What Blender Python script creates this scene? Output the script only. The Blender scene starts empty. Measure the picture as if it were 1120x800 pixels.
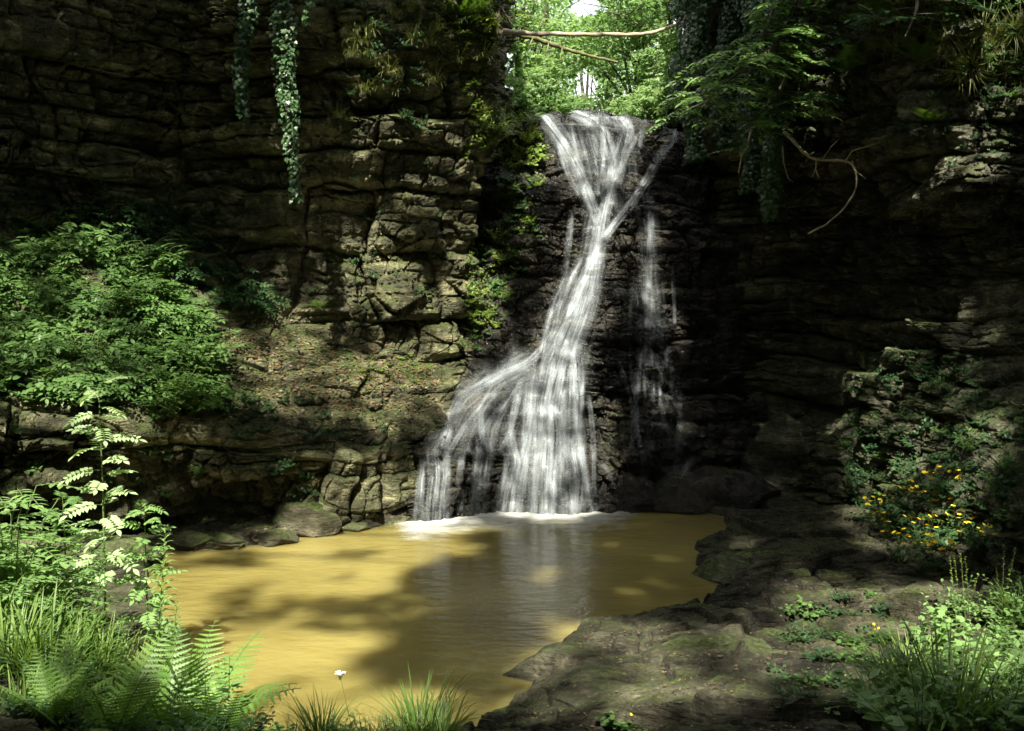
import bpy, bmesh, math, random
import numpy as np
from mathutils import Vector, Matrix
from mathutils.bvhtree import BVHTree

random.seed(7)
RNG = np.random.default_rng(7)
R = math.radians
PI = math.pi
scene = bpy.context.scene
COL = scene.collection

# ------------------------------------------------------------------ camera
CAMZ = 2.6
FPX = 1100.0
TILT = math.atan(50.0 / FPX)
cam_d = bpy.data.cameras.new('camera')
cam = bpy.data.objects.new('camera', cam_d)
COL.objects.link(cam)
cam.location = (0, 0, CAMZ)
cam.rotation_euler = (PI / 2 - TILT, 0, 0)
cam_d.sensor_width = 36
cam_d.lens = 36 * FPX / 1120.0
cam_d.clip_start = 0.05
cam_d.clip_end = 500
scene.camera = cam

# ------------------------------------------------------------------ light
SUN_EL = R(50)
SUN_AZ = R(-97)          # direction towards the sun, measured from +X (behind the camera, a little right)
SUN = np.array([math.cos(SUN_EL) * math.cos(SUN_AZ), math.cos(SUN_EL) * math.sin(SUN_AZ), math.sin(SUN_EL)])
world = bpy.data.worlds.new('World')
scene.world = world
world.use_nodes = True
wn = world.node_tree.nodes
sky = wn.new('ShaderNodeTexSky')
sky.sky_type = 'NISHITA'
sky.sun_disc = False
sky.sun_elevation = SUN_EL
sky.sun_rotation = PI / 2 - SUN_AZ
sky.air_density = 1.0
sky.dust_density = 7.0
sky.ozone_density = .6
bg = wn['Background']
bg.inputs[1].default_value = 0.12
# pale cloud noise added to bleach the blue sky behind the gap
_wl = world.node_tree.links
_tc = wn.new('ShaderNodeTexCoord'); _cn = wn.new('ShaderNodeTexNoise'); _cn.inputs['Scale'].default_value = 2.5; _cn.inputs['Detail'].default_value = 6
_wl.new(_tc.outputs['Generated'], _cn.inputs['Vector'])
_mr = wn.new('ShaderNodeMapRange'); _mr.inputs[1].default_value = .36; _mr.inputs[2].default_value = .56; _mr.inputs[3].default_value = .25; _wl.new(_cn.outputs[0], _mr.inputs[0])
_mx = wn.new('ShaderNodeMix'); _mx.data_type = 'RGBA'; _mx.inputs[7].default_value = (9.0, 9.2, 9.2, 1)
_wl.new(_mr.outputs[0], _mx.inputs[0]); _wl.new(sky.outputs[0], _mx.inputs[6]); _wl.new(_mx.outputs[2], bg.inputs[0])
sd = bpy.data.lights.new('sun', 'SUN')
sun = bpy.data.objects.new('sun', sd)
COL.objects.link(sun)
sd.energy = 5.0
sd.angle = R(0.8)
sd.color = (1.0, 0.95, 0.80)
sun.rotation_euler = Vector(SUN).to_track_quat('Z', 'Y').to_euler()

vs = scene.view_settings
vs.view_transform = 'Standard'
vs.look = 'None'
vs.gamma = 1
vs.use_curve_mapping = False
vs.exposure = 1.6
scene.render.engine = 'CYCLES'
cy = scene.cycles
cy.max_bounces = 7
cy.diffuse_bounces = 4
cy.glossy_bounces = 2
cy.transmission_bounces = 4
cy.transparent_max_bounces = 24
cy.use_denoising = True
cy.sample_clamp_indirect = 4
cy.use_adaptive_sampling = True
cy.adaptive_threshold = 0.02

# ------------------------------------------------------------------ layout helpers
CT, ST = math.cos(TILT), math.sin(TILT)
def ray(px, py):
    u = (px - 560) / FPX
    v = -(py - 400) / FPX
    return Vector((u, CT + v * ST, -ST + v * CT))
def P(px, py, Y):
    d = ray(px, py)
    return (d.x * Y / d.y, Y, CAMZ + d.z * Y / d.y)
def PZ(px, z, Y):                       # picture column, true height, true distance
    return ((px - 560) / FPX * (Y * CT + (CAMZ - z) * ST), Y, z)
def G0(px, py, z=0.0):
    d = ray(px, py)
    s = (z - CAMZ) / d.z
    return (d.x * s, d.y * s)
def to_px(p):
    x, y, z = p[..., 0], p[..., 1], p[..., 2] - CAMZ
    f = y * CT - z * ST
    up = y * ST + z * CT
    f = np.where(f > 0.01, f, 0.01)
    return 560 + FPX * x / f, 400 - FPX * up / f

# ------------------------------------------------------------------ noise
def _h(ix, iy, iz, seed):
    with np.errstate(over='ignore'):
        n = (ix.astype(np.uint32) * np.uint32(374761393) + iy.astype(np.uint32) * np.uint32(668265263)
             + iz.astype(np.uint32) * np.uint32(2147483647) + np.uint32(seed * 974711 + 12345))
        n = (n ^ (n >> np.uint32(13))) * np.uint32(1274126177)
        n = (n ^ (n >> np.uint32(16))) * np.uint32(2246822519)
        n = n ^ (n >> np.uint32(15))
    return n.astype(np.float64) / 4294967296.0
def vnoise(p, seed=0):
    i = np.floor(p).astype(np.int64)
    f = p - i
    f = f * f * (3 - 2 * f)
    r = 0
    for dx in (0, 1):
        wx = f[:, 0] if dx else 1 - f[:, 0]
        for dy in (0, 1):
            wy = f[:, 1] if dy else 1 - f[:, 1]
            for dz in (0, 1):
                wz = f[:, 2] if dz else 1 - f[:, 2]
                r = r + wx * wy * wz * _h(i[:, 0] + dx, i[:, 1] + dy, i[:, 2] + dz, seed)
    return r * 2 - 1
def fbm(p, octv=4, seed=0, gain=0.5):
    r = 0; a = 1.0; t = 0
    for k in range(octv):
        r = r + a * vnoise(p * (2.03 ** k) + k * 17.3, seed + k)
        t += a; a *= gain
    return r / t
def worley(p, seed=0):
    i = np.floor(p).astype(np.int64)
    n = len(p)
    f1 = np.full(n, 9.0); f2 = np.full(n, 9.0)
    vec = np.zeros((n, 3)); cid = np.zeros(n); cj = np.zeros((n, 3))
    for dx in (-1, 0, 1):
        for dy in (-1, 0, 1):
            for dz in (-1, 0, 1):
                cx, cyy, cz = i[:, 0] + dx, i[:, 1] + dy, i[:, 2] + dz
                r0 = _h(cx, cyy, cz, seed); r1 = _h(cx, cyy, cz, seed + 31); r2 = _h(cx, cyy, cz, seed + 67)
                c = np.stack([cx + r0, cyy + r1, cz + r2], 1)
                d = p - c
                dist = np.sqrt((d * d).sum(1))
                m = dist < f1
                f2 = np.where(m, f1, np.minimum(f2, dist))
                f1 = np.where(m, dist, f1)
                vec[m] = d[m]
                cj[m] = np.stack([r1, r2, r0], 1)[m]
                cid[m] = _h(cx, cyy, cz, seed + 101)[m]
    return f1, f2, cid, vec, cj
def sstep(a, b, x):
    t = np.clip((x - a) / (b - a), 0, 1)
    return t * t * (3 - 2 * t)

# ------------------------------------------------------------------ mesh helpers
def mesh_from(name, V, F, mats=None, mi=None, smooth=True, uv=None, attr=None):
    """V (n,3); F list of arrays (m,k) of equal k, or one array"""
    me = bpy.data.meshes.new(name)
    V = np.asarray(V, dtype=np.float32)
    if isinstance(F, np.ndarray): F = [F]
    F = [np.asarray(f) for f in F if len(f)]
    tot = np.concatenate([np.full(len(f), f.shape[1], dtype=np.int32) for f in F])
    loops = np.concatenate([f.ravel() for f in F]).astype(np.int32)
    me.vertices.add(len(V)); me.vertices.foreach_set('co', V.ravel())
    me.loops.add(len(loops)); me.loops.foreach_set('vertex_index', loops)
    me.polygons.add(len(tot))
    st = np.concatenate([[0], np.cumsum(tot)[:-1]]).astype(np.int32)
    me.polygons.foreach_set('loop_start', st)
    try: me.polygons.foreach_set('loop_total', tot)
    except Exception: pass
    me.polygons.foreach_set('use_smooth', np.full(len(tot), smooth, dtype=bool))
    if mats:
        for m in (mats if isinstance(mats, (list, tuple)) else [mats]): me.materials.append(m)
    if mi is not None: me.polygons.foreach_set('material_index', np.asarray(mi, dtype=np.int32))
    if uv is not None:
        l = me.uv_layers.new(name='UVMap')
        l.data.foreach_set('uv', np.asarray(uv, dtype=np.float32)[loops].ravel())
    if attr:
        for k, a in attr.items():
            at = me.attributes.new(k, 'FLOAT', 'POINT')
            at.data.foreach_set('value', np.asarray(a, dtype=np.float32))
    me.update(calc_edges=True)
    return me
def link(name, data, parent=None, loc=None, rot=None, scale=None):
    o = bpy.data.objects.new(name, data)
    COL.objects.link(o)
    if parent is not None: o.parent = parent
    if loc is not None: o.location = loc
    if rot is not None: o.rotation_euler = rot
    if scale is not None: o.scale = scale if hasattr(scale, '__len__') else (scale,) * 3
    return o
def tag(o, label, cat, group=None, kind=None):
    if label: o['label'] = label
    if cat: o['category'] = cat
    if group: o['group'] = group
    if kind: o['kind'] = kind
    return o
def struct(o):
    o['kind'] = 'structure'
    return o
def grid_faces(nu, nv):
    a = np.arange(nu * nv).reshape(nu, nv)
    return np.stack([a[:-1, :-1].ravel(), a[1:, :-1].ravel(), a[1:, 1:].ravel(), a[:-1, 1:].ravel()], 1)

class MB:
    """collects tubes and leaf clouds into one mesh; one material slot per call index"""
    def __init__(s): s.V = []; s.F = {3: [], 4: []}; s.M = {3: [], 4: []}; s.n = 0
    def add(s, V, F, m=0):
        V = np.asarray(V, dtype=float); F = np.asarray(F)
        s.V.append(V); k = F.shape[1]
        s.F[k].append(F + s.n); s.M[k].append(np.full(len(F), m)); s.n += len(V)
    def tube(s, pts, r, m=0, seg=6):
        pts = np.asarray(pts, dtype=float); n = len(pts)
        r = np.broadcast_to(np.asarray(r, dtype=float), (n,)) if np.ndim(r) else np.full(n, r)
        T = np.gradient(pts, axis=0); T /= np.linalg.norm(T, axis=1)[:, None] + 1e-9
        up = np.array([0.31, 0.17, 0.93]) if abs(T[0][2]) < 0.8 else np.array([0.95, 0.2, 0.1])
        A = np.cross(T, up); A /= np.linalg.norm(A, axis=1)[:, None] + 1e-9
        B = np.cross(T, A)
        th = np.linspace(0, 2 * PI, seg, endpoint=False)
        ring = pts[:, None, :] + r[:, None, None] * (np.cos(th)[None, :, None] * A[:, None, :] + np.sin(th)[None, :, None] * B[:, None, :])
        V = ring.reshape(-1, 3)
        a = np.arange(n * seg).reshape(n, seg); b = np.roll(a, -1, axis=1)
        F = np.stack([a[:-1].ravel(), b[:-1].ravel(), b[1:].ravel(), a[1:].ravel()], 1)
        s.add(V, F, m)
    def leaves(s, tpl, pos, d, up, size, m=0):
        tv, tf = tpl
        pos = np.asarray(pos, dtype=float).reshape(-1, 3); n = len(pos)
        if n == 0: return
        d = np.broadcast_to(np.asarray(d, dtype=float), (n, 3)).copy(); up = np.broadcast_to(np.asarray(up, dtype=float), (n, 3))
        d /= np.linalg.norm(d, axis=1)[:, None] + 1e-9
        x = np.cross(d, up); x /= np.linalg.norm(x, axis=1)[:, None] + 1e-9
        z = np.cross(x, d)
        size = np.broadcast_to(np.asarray(size, dtype=float), (n,))
        V = pos[:, None, :] + size[:, None, None] * (tv[None, :, 0:1] * x[:, None, :] + tv[None, :, 1:2] * d[:, None, :] + tv[None, :, 2:3] * z[:, None, :])
        k = len(tv)
        F = (tf[None] + (np.arange(n) * k)[:, None, None]).reshape(-1, tf.shape[1])
        s.add(V.reshape(-1, 3), F, m)
    def mesh(s, name, mats, smooth=True):
        F = []; M = []
        for k in (3, 4):
            if s.F[k]: F.append(np.concatenate(s.F[k])); M.append(np.concatenate(s.M[k]))
        return mesh_from(name, np.concatenate(s.V), F, mats, np.concatenate(M), smooth)
def merge(a, b, mat4, m=None):
    """append MB b, transformed, to MB a"""
    V = np.concatenate(b.V); M = np.array(mat4)
    V = V @ M[:3, :3].T + M[:3, 3]
    a.V.append(V)
    for k in (3, 4):
        for f, mm in zip(b.F[k], b.M[k]):
            a.F[k].append(f + a.n); a.M[k].append(mm)
    a.n += len(V)
def rndunit(n):
    v = RNG.normal(size=(n, 3)); return v / np.linalg.norm(v, axis=1)[:, None]

# leaf templates: length 1 along y, normal z
T_OVAL = (np.array([(0, 0, 0), (.2, .28, .05), (.22, .6, .04), (0, 1, -.06), (-.22, .6, .04), (-.2, .28, .05), (0, .3, 0), (0, .65, 0)], float),
          np.array([(0, 1, 6, 5), (1, 2, 7, 6), (6, 7, 4, 5), (2, 3, 4, 7)]))
T_ROUND = (np.array([(0, 0, 0), (.34, .18, .06), (.38, .6, .05), (0, 1, -.08), (-.38, .6, .05), (-.34, .18, .06), (0, .3, 0), (0, .65, 0)], float),
           np.array([(0, 1, 6, 5), (1, 2, 7, 6), (6, 7, 4, 5), (2, 3, 4, 7)]))
T_DIA = (np.array([(0, 0, 0), (.27, .5, .06), (0, 1, -.04), (-.27, .5, .06)], float), np.array([(0, 1, 2, 3)]))
T_NAR = (np.array([(0, 0, 0), (.10, .3, .08), (.10, .65, .04), (0, 1, -.2), (-.10, .65, .04), (-.10, .3, .08), (0, .3, .06), (0, .65, .02)], float),
         np.array([(0, 1, 6, 5), (1, 2, 7, 6), (6, 7, 4, 5), (2, 3, 4, 7)]))
_z = []
for _k in range(7):
    _y = .02 + .14 * _k; _w = (.16 - .019 * _k)
    _z += [(_w * .35, _y, .0), (_w, _y + .10, -.02)]
_L = [(0, 0, 0)] + [(x, y, z) for x, y, z in _z] + [(0, 1.03, -.06)]
_nl = len(_z)
_V = [(0, y, .015) for (x, y, z) in _z] + [(x, y, z) for (x, y, z) in _z] + [(-x, y, z) for (x, y, z) in _z] + [(0, 1.05, -.05)]
_F = [(i, i + 1, _nl + i + 1, _nl + i) for i in range(_nl - 1)] + [(i + 1, i, 2 * _nl + i, 2 * _nl + i + 1) for i in range(_nl - 1)] + [(_nl - 1, 3 * _nl, 3 * _nl, 2 * _nl - 1)]
T_PIN = (np.array(_V, float), np.array(_F[:-1]))     # toothed side leaf of a fern
T_IVY = (np.array([(0, .15, 0), (.22, -.02, .02), (.5, .3, -.03), (.3, .5, .02), (0, 1, -.05), (-.3, .5, .02), (-.5, .3, -.03), (-.22, -.02, .02), (0, .45, .04)], float),
         np.array([(0, 1, 2, 8), (8, 2, 3, 4), (8, 4, 5, 6), (0, 8, 6, 7)]))

# ------------------------------------------------------------------ materials
def newmat(name):
    m = bpy.data.materials.new(name); m.use_nodes = True
    nt = m.node_tree; nt.nodes.clear()
    return m, nt
class N:
    def __init__(s, nt): s.nt = nt
    def __call__(s, t, ins=None, **kw):
        n = s.nt.nodes.new('ShaderNode' + t)
        for k, v in kw.items(): setattr(n, k, v)
        if ins:
            for k, v in ins.items():
                if isinstance(v, bpy.types.NodeSocket): s.nt.links.new(v, n.inputs[k])
                else: n.inputs[k].default_value = v
        return n
def ramp(n, fac, stops):
    r = n('ValToRGB', {0: fac})
    el = r.color_ramp.elements
    while len(el) < len(stops): el.new(0.5)
    for e, (p, c) in zip(el, stops): e.position = p; e.color = (*c, 1) if len(c) == 3 else c
    return r.outputs[0]
def mixc(n, fac, a, b, mode='MIX'):
    m = n('Mix', data_type='RGBA', blend_type=mode)
    for s_, v in ((0, fac), (6, a), (7, b)):
        if isinstance(v, bpy.types.NodeSocket): n.nt.links.new(v, m.inputs[s_])
        else: m.inputs[s_].default_value = v if s_ == 0 else (*v, 1)
    return m.outputs[2]
def math_(n, op, a, b=None, clamp=False):
    m = n('Math', operation=op, use_clamp=clamp)
    for i, v in enumerate((a, b)):
        if v is None: continue
        if isinstance(v, bpy.types.NodeSocket): n.nt.links.new(v, m.inputs[i])
        else: m.inputs[i].default_value = v
    return m.outputs[0]
def maprange(n, v, a, b, c=0.0, d=1.0):
    return n('MapRange', {0: v, 1: a, 2: b, 3: c, 4: d}).outputs[0]

def rock_mat(name, dark, mid, light, moss=0.5, rough=0.85, wet=0.0, strata=5.0, litter=0.0, bump=0.5, spec=0.3):
    m, nt = newmat(name); n = N(nt)
    geo = n('NewGeometry'); pos = geo.outputs['Position']
    sc = n('VectorMath', {0: pos, 1: (1.0, 1.0, strata)}, operation='MULTIPLY').outputs[0]
    n1 = n('TexNoise', {'Vector': sc, 'Scale': 0.9, 'Detail': 7, 'Roughness': 0.62}).outputs[0]
    n2 = n('TexNoise', {'Vector': pos, 'Scale': 4.5, 'Detail': 9, 'Roughness': 0.7}).outputs[0]
    n3 = n('TexNoise', {'Vector': pos, 'Scale': 26, 'Detail': 6, 'Roughness': 0.7}).outputs[0]
    f = math_(n, 'ADD', math_(n, 'MULTIPLY', n1, 0.55), math_(n, 'MULTIPLY', n2, 0.45))
    c = ramp(n, f, [(0.38, dark), (0.5, mid), (0.62, light)])
    c = mixc(n, maprange(n, n3, .35, .7), c, mixc(n, 1.0, c, (0.5, 0.5, 0.48), 'MULTIPLY'))
    # pale lichen flecks
    lv = n('TexNoise', {'Vector': pos, 'Scale': 9, 'Detail': 4, 'Roughness': .8}).outputs[0]
    c = mixc(n, maprange(n, lv, .62, .7, 0, .5 * (1 - wet)), c, tuple(min(1, x * 1.5) for x in light))
    # moss on top faces
    nz = n('SeparateXYZ', {0: geo.outputs['Normal']}).outputs[2]
    mn = n('TexNoise', {'Vector': pos, 'Scale': 1.7, 'Detail': 8, 'Roughness': .7}).outputs[0]
    mf = math_(n, 'ADD', math_(n, 'MULTIPLY', nz, 0.45), math_(n, 'MULTIPLY', mn, 1.3))
    mf = maprange(n, mf, 1.08 - 0.45 * moss, 1.3 - 0.45 * moss)
    mc = ramp(n, n3, [(.35, (.018, .026, .008)), (.5, (.055, .075, .02)), (.68, (.14, .17, .05))])
    c = mixc(n, mf, c, mc)
    if litter:
        vv = n('TexVoronoi', {'Vector': pos, 'Scale': 22.0}).outputs['Distance']
        vc = n('TexVoronoi', {'Vector': pos, 'Scale': 22.0}).outputs['Color']
        vr = n('SeparateColor', {0: vc}).outputs[0]
        lf = math_(n, 'MULTIPLY', maprange(n, vv, .3, .22), maprange(n, vr, 1 - litter, 1.02 - litter))
        lf = math_(n, 'MULTIPLY', lf, maprange(n, nz, .3, .6))
        lc = ramp(n, n('SeparateColor', {0: vc}).outputs[1], [(.1, (.07, .045, .022)), (.5, (.14, .09, .045)), (.9, (.25, .19, .10))])
        c = mixc(n, lf, c, lc)
    sb = n('TexNoise', {'Vector': n('VectorMath', {0: pos, 1: (1, 1, 6)}, operation='MULTIPLY').outputs[0], 'Scale': 7, 'Detail': 8, 'Roughness': .68}).outputs[0]
    hh = math_(n, 'ADD', math_(n, 'MULTIPLY', sb, .9), math_(n, 'MULTIPLY', n3, 0.45))
    wv = n('VectorMath', {0: n('VectorMath', {0: pos, 1: (1, 1, 2.2)}, operation='MULTIPLY').outputs[0], 1: n('VectorMath', {0: n('TexNoise', {'Vector': pos, 'Scale': 3.0, 'Detail': 3}).outputs[1], 1: (.35, .35, .35)}, operation='MULTIPLY').outputs[0]}, operation='ADD').outputs[0]
    for vs_, am in ((5.5, 1.3), (13.0, .6)):
        va = n('TexVoronoi', {'Vector': wv, 'Scale': vs_})
        hh = math_(n, 'ADD', hh, math_(n, 'MULTIPLY', n('SeparateColor', {0: va.outputs['Color']}).outputs[0], am * .5))
        hh = math_(n, 'SUBTRACT', hh, math_(n, 'MULTIPLY', va.outputs['Distance'], am * .5))
    bp = n('Bump', {'Strength': bump, 'Distance': 0.07, 'Height': hh})
    p = n('BsdfPrincipled', {'Base Color': c, 'Normal': bp.outputs[0]})
    if wet:
        rr = maprange(n, n2, .35, .65, rough * 0.35, rough)
        nt.links.new(rr, p.inputs['Roughness'])
    else: p.inputs['Roughness'].default_value = rough
    p.inputs['Specular IOR Level'].default_value = spec
    o = n('OutputMaterial', {0: p.outputs[0]})
    return m

def leaf_mat(name, dark, light, trans=0.35, rough=0.45, spec=0.35, tcol=None, back=None):
    m, nt = newmat(name); n = N(nt)
    geo = n('NewGeometry'); oi = n('ObjectInfo')
    r = math_(n, 'ADD', math_(n, 'MULTIPLY', geo.outputs['Random Per Island'], .5), math_(n, 'MULTIPLY', oi.outputs['Random'], .5))
    c = ramp(n, r, [(0.05, dark), (.9, light)])
    p = n('BsdfPrincipled', {'Base Color': c, 'Roughness': rough, 'Specular IOR Level': spec})
    tc = mixc(n, 1.0, c, tcol or (1.3, 1.35, .55), 'MULTIPLY')
    t = n('BsdfTranslucent', {'Color': tc})
    ms = n('MixShader', {0: trans, 1: p.outputs[0], 2: t.outputs[0]})
    n('OutputMaterial', {0: ms.outputs[0]})
    return m
def plain_mat(name, col, rough=0.7, spec=0.3, var=0.4, scale=30, bump=0.3):
    m, nt = newmat(name); n = N(nt)
    pos = n('TexCoord').outputs['Object']
    nn = n('TexNoise', {'Vector': pos, 'Scale': scale, 'Detail': 6, 'Roughness': .7}).outputs[0]
    c = ramp(n, nn, [(.3, tuple(x * (1 - var) for x in col)), (.7, tuple(min(1, x * (1 + var)) for x in col))])
    bp = n('Bump', {'Strength': bump, 'Distance': .02, 'Height': nn})
    p = n('BsdfPrincipled', {'Base Color': c, 'Roughness': rough, 'Specular IOR Level': spec, 'Normal': bp.outputs[0]})
    n('OutputMaterial', {0: p.outputs[0]})
    return m

M = {}
M['cliff'] = rock_mat('sandstone', (.03, .03, .019), (.125, .12, .072), (.42, .40, .225), moss=.55, litter=.12, bump=.9)
M['cliff_r'] = rock_mat('dark_sandstone', (.025, .025, .018), (.11, .108, .078), (.34, .33, .235), moss=.5, litter=.1, bump=.9)
M['wet'] = rock_mat('wet_rock', (.012, .012, .011), (.035, .032, .026), (.085, .072, .05), moss=.08, rough=.42, wet=1, strata=4, bump=1.0, spec=.6)
M['shelf'] = rock_mat('shelf_stone', (.02, .019, .013), (.062, .058, .038), (.20, .185, .125), moss=.16, strata=1.5, litter=.14, bump=1.0)
M['boulder'] = rock_mat('boulder_stone', (.045, .042, .03), (.12, .11, .072), (.27, .245, .16), moss=.5, strata=1.5, bump=.8)
M['bark'] = plain_mat('bark', (.10, .085, .06), scale=14, bump=.8)
M['deadwood'] = plain_mat('dead_wood', (.36, .31, .22), scale=25, var=.35)
M['mossybark'] = plain_mat('mossy_bark', (.16, .15, .07), scale=10, var=.6, bump=.8)
M['stem'] = plain_mat('green_stem', (.10, .15, .05), rough=.5)
M['leaf'] = leaf_mat('leaf', (.045, .10, .028), (.13, .235, .065))
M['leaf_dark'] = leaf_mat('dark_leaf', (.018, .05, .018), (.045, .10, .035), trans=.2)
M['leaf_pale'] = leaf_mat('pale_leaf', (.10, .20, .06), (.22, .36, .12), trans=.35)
M['leaf_white'] = leaf_mat('sunlit_pale_leaf', (.16, .28, .10), (.38, .50, .26), trans=.3)  # sapling leaves: the whitening by the sun is put into the colour
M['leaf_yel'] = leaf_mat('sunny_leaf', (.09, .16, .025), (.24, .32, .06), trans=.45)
M['ivy'] = leaf_mat('ivy_leaf', (.03, .075, .025), (.10, .18, .07), trans=.15, rough=.38, spec=.4)
M['fern'] = leaf_mat('fern_leaf', (.08, .17, .03), (.18, .30, .07), trans=.35)
M['grass'] = leaf_mat('grass_blade', (.06, .13, .025), (.17, .26, .06), trans=.35)
M['grass_dry'] = leaf_mat('dry_grass', (.12, .15, .05), (.28, .30, .12), trans=.35)
M['bgleaf'] = leaf_mat('hazy_valley_leaf', (.11, .20, .07), (.30, .42, .19), trans=.5, rough=.5, tcol=(1.1, 1.2, .75))  # paler, less saturated leaf colour stands in for haze in the gap
M['canopy'] = leaf_mat('shade_canopy_leaf', (.03, .07, .015), (.07, .13, .03), trans=.12)
M['yellow'] = plain_mat('yellow_petal', (.75, .55, .03), var=.15)
M['white'] = plain_mat('white_petal', (.8, .8, .75), var=.08)
M['dry'] = leaf_mat('fallen_leaf', (.06, .036, .018), (.22, .155, .085), trans=.1, tcol=(1.2, 1, .6))

def water_mat():
    m, nt = newmat('muddy_water'); n = N(nt)
    pos = n('NewGeometry').outputs['Position']
    nn = n('TexNoise', {'Vector': pos, 'Scale': .5, 'Detail': 3, 'Roughness': .5}).outputs[0]
    c = ramp(n, nn, [(.3, (.165, .135, .04)), (.7, (.30, .252, .082))])
    w = n('VectorMath', {0: pos, 1: (1.0, 1.7, 1)}, operation='MULTIPLY').outputs[0]
    b1 = n('TexNoise', {'Vector': w, 'Scale': 4.2, 'Detail': 4, 'Roughness': .55}).outputs[0]
    bp = n('Bump', {'Strength': .3, 'Distance': .05, 'Height': b1})
    p = n('BsdfPrincipled', {'Base Color': c, 'Roughness': .09, 'IOR': 1.33, 'Specular IOR Level': .5, 'Normal': bp.outputs[0],
                             'Subsurface Weight': .8, 'Subsurface Radius': (1.0, .8, .35), 'Subsurface Scale': .7})
    n('OutputMaterial', {0: p.outputs[0]})
    return m
M['water'] = water_mat()

def fall_mat(name, k=1.0, lo=.38, hi=.72, across=26.0, along=.9):
    m, nt = newmat(name); n = N(nt)
    uv = n('UVMap').outputs[0]
    oi = n('ObjectInfo').outputs['Random']
    s = n('SeparateXYZ', {0: uv})
    x = math_(n, 'ADD', math_(n, 'MULTIPLY', s.outputs[0], across), math_(n, 'MULTIPLY', oi, 97.0))
    v = n('CombineXYZ', {0: x, 1: math_(n, 'MULTIPLY', s.outputs[1], along), 2: math_(n, 'MULTIPLY', oi, 31.0)}).outputs[0]
    st = n('TexNoise', {'Vector': v, 'Scale': 1.0, 'Detail': 4, 'Roughness': .6}).outputs[0]
    v2 = n('CombineXYZ', {0: math_(n, 'MULTIPLY', s.outputs[0], across * .25), 1: math_(n, 'MULTIPLY', s.outputs[1], along * 2.2), 2: oi}).outputs[0]
    st2 = n('TexNoise', {'Vector': v2, 'Scale': 1.0, 'Detail': 3, 'Roughness': .6}).outputs[0]
    d = n('Attribute', attribute_name='dens').outputs['Fac']
    a = math_(n, 'MULTIPLY', maprange(n, st, lo, hi), maprange(n, st2, .35, .62, .25, 1.0))
    a = math_(n, 'MULTIPLY', math_(n, 'MULTIPLY', a, d), k, clamp=True)
    p = n('BsdfPrincipled', {'Base Color': (.60, .66, .71, 1), 'Roughness': .35, 'Specular IOR Level': .4})
    t = n('BsdfTranslucent', {'Color': (.60, .66, .71, 1)})
    ms = n('MixShader', {0: .3, 1: p.outputs[0], 2: t.outputs[0]})
    tr = n('BsdfTransparent')
    mx = n('MixShader', {0: a, 1: tr.outputs[0], 2: ms.outputs[0]})
    n('OutputMaterial', {0: mx.outputs[0]})
    return m
M['veil'] = fall_mat('falling_water_veil', .5, .3, .8, 24, 1.0)
M['jet'] = fall_mat('falling_water', 1.15, .32, .8, 30, 1.1)
def foam_mat():
    m, nt = newmat('foam'); n = N(nt)
    pos = n('NewGeometry').outputs['Position']
    nn = n('TexNoise', {'Vector': n('VectorMath', {0: pos, 1: (1, 1.8, 1)}, operation='MULTIPLY').outputs[0], 'Scale': 4, 'Detail': 5, 'Roughness': .6}).outputs[0]
    d = n('Attribute', attribute_name='dens').outputs['Fac']
    a = math_(n, 'ADD', d, math_(n, 'MULTIPLY', math_(n, 'SUBTRACT', nn, .5), 1.1))
    a = math_(n, 'MULTIPLY', maprange(n, a, .2, 1.25), .95)
    p = n('BsdfPrincipled', {'Base Color': (.62, .63, .58, 1), 'Roughness': .6})
    mx = n('MixShader', {0: a, 1: n('BsdfTransparent').outputs[0], 2: p.outputs[0]})
    n('OutputMaterial', {0: mx.outputs[0]})
    return m
M['foam'] = foam_mat()

# ------------------------------------------------------------------ rock surfaces
def catmull(C, counts):
    """interpolate array C (n, ...) along axis 0, counts[i] samples in span i"""
    out = []
    n = len(C)
    for i in range(n - 1):
        p0 = C[max(i - 1, 0)]; p1 = C[i]; p2 = C[i + 1]; p3 = C[min(i + 2, n - 1)]
        t = np.linspace(0, 1, counts[i], endpoint=False)
        if i == n - 2: t = np.linspace(0, 1, counts[i] + 1)
        t = t.reshape((-1,) + (1,) * (C.ndim - 1))
        k = 0.35
        m1 = (p2 - p0) * k; m2 = (p3 - p1) * k
        h = (2 * t**3 - 3 * t**2 + 1) * p1 + (t**3 - 2 * t**2 + t) * m1 + (-2 * t**3 + 3 * t**2) * p2 + (t**3 - t**2) * m2
        out.append(h)
    return np.concatenate(out)
def normals(G):
    du = np.gradient(G, axis=0); dv = np.gradient(G, axis=1)
    nn = np.cross(du, dv)
    nn /= np.linalg.norm(nn, axis=2)[:, :, None] + 1e-9
    return nn
def strata_off(z, xy, seed, h=0.42):
    """random set-back of every bed of stone, beds tilt slightly"""
    w = vnoise(np.stack([xy[:, 0] * .35, xy[:, 1] * .35, z * .3], 1), seed) * .25 + fbm(np.stack([xy[:, 0] * 1.3, xy[:, 1] * 1.3, z * 1.3], 1), 3, seed + 4) * .12
    q = (z + w + 0.04 * xy[:, 0]) / h
    q = q + 0.35 * np.sin(q * 1.7)
    i = np.floor(q); f = q - i
    def lay(k):
        ki = k.astype(np.int64)
        return .45 * _h(ki, ki * 0, ki * 0, seed) + .55 * (.5 + .9 * vnoise(np.stack([xy[:, 0] * .9, xy[:, 1] * .9, k * 5.37], 1), seed + 3))
    a = lay(i); b = lay(i + 1)
    return (a + (b - a) * sstep(.86, 1.0, f)) - 0.5, f
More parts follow.
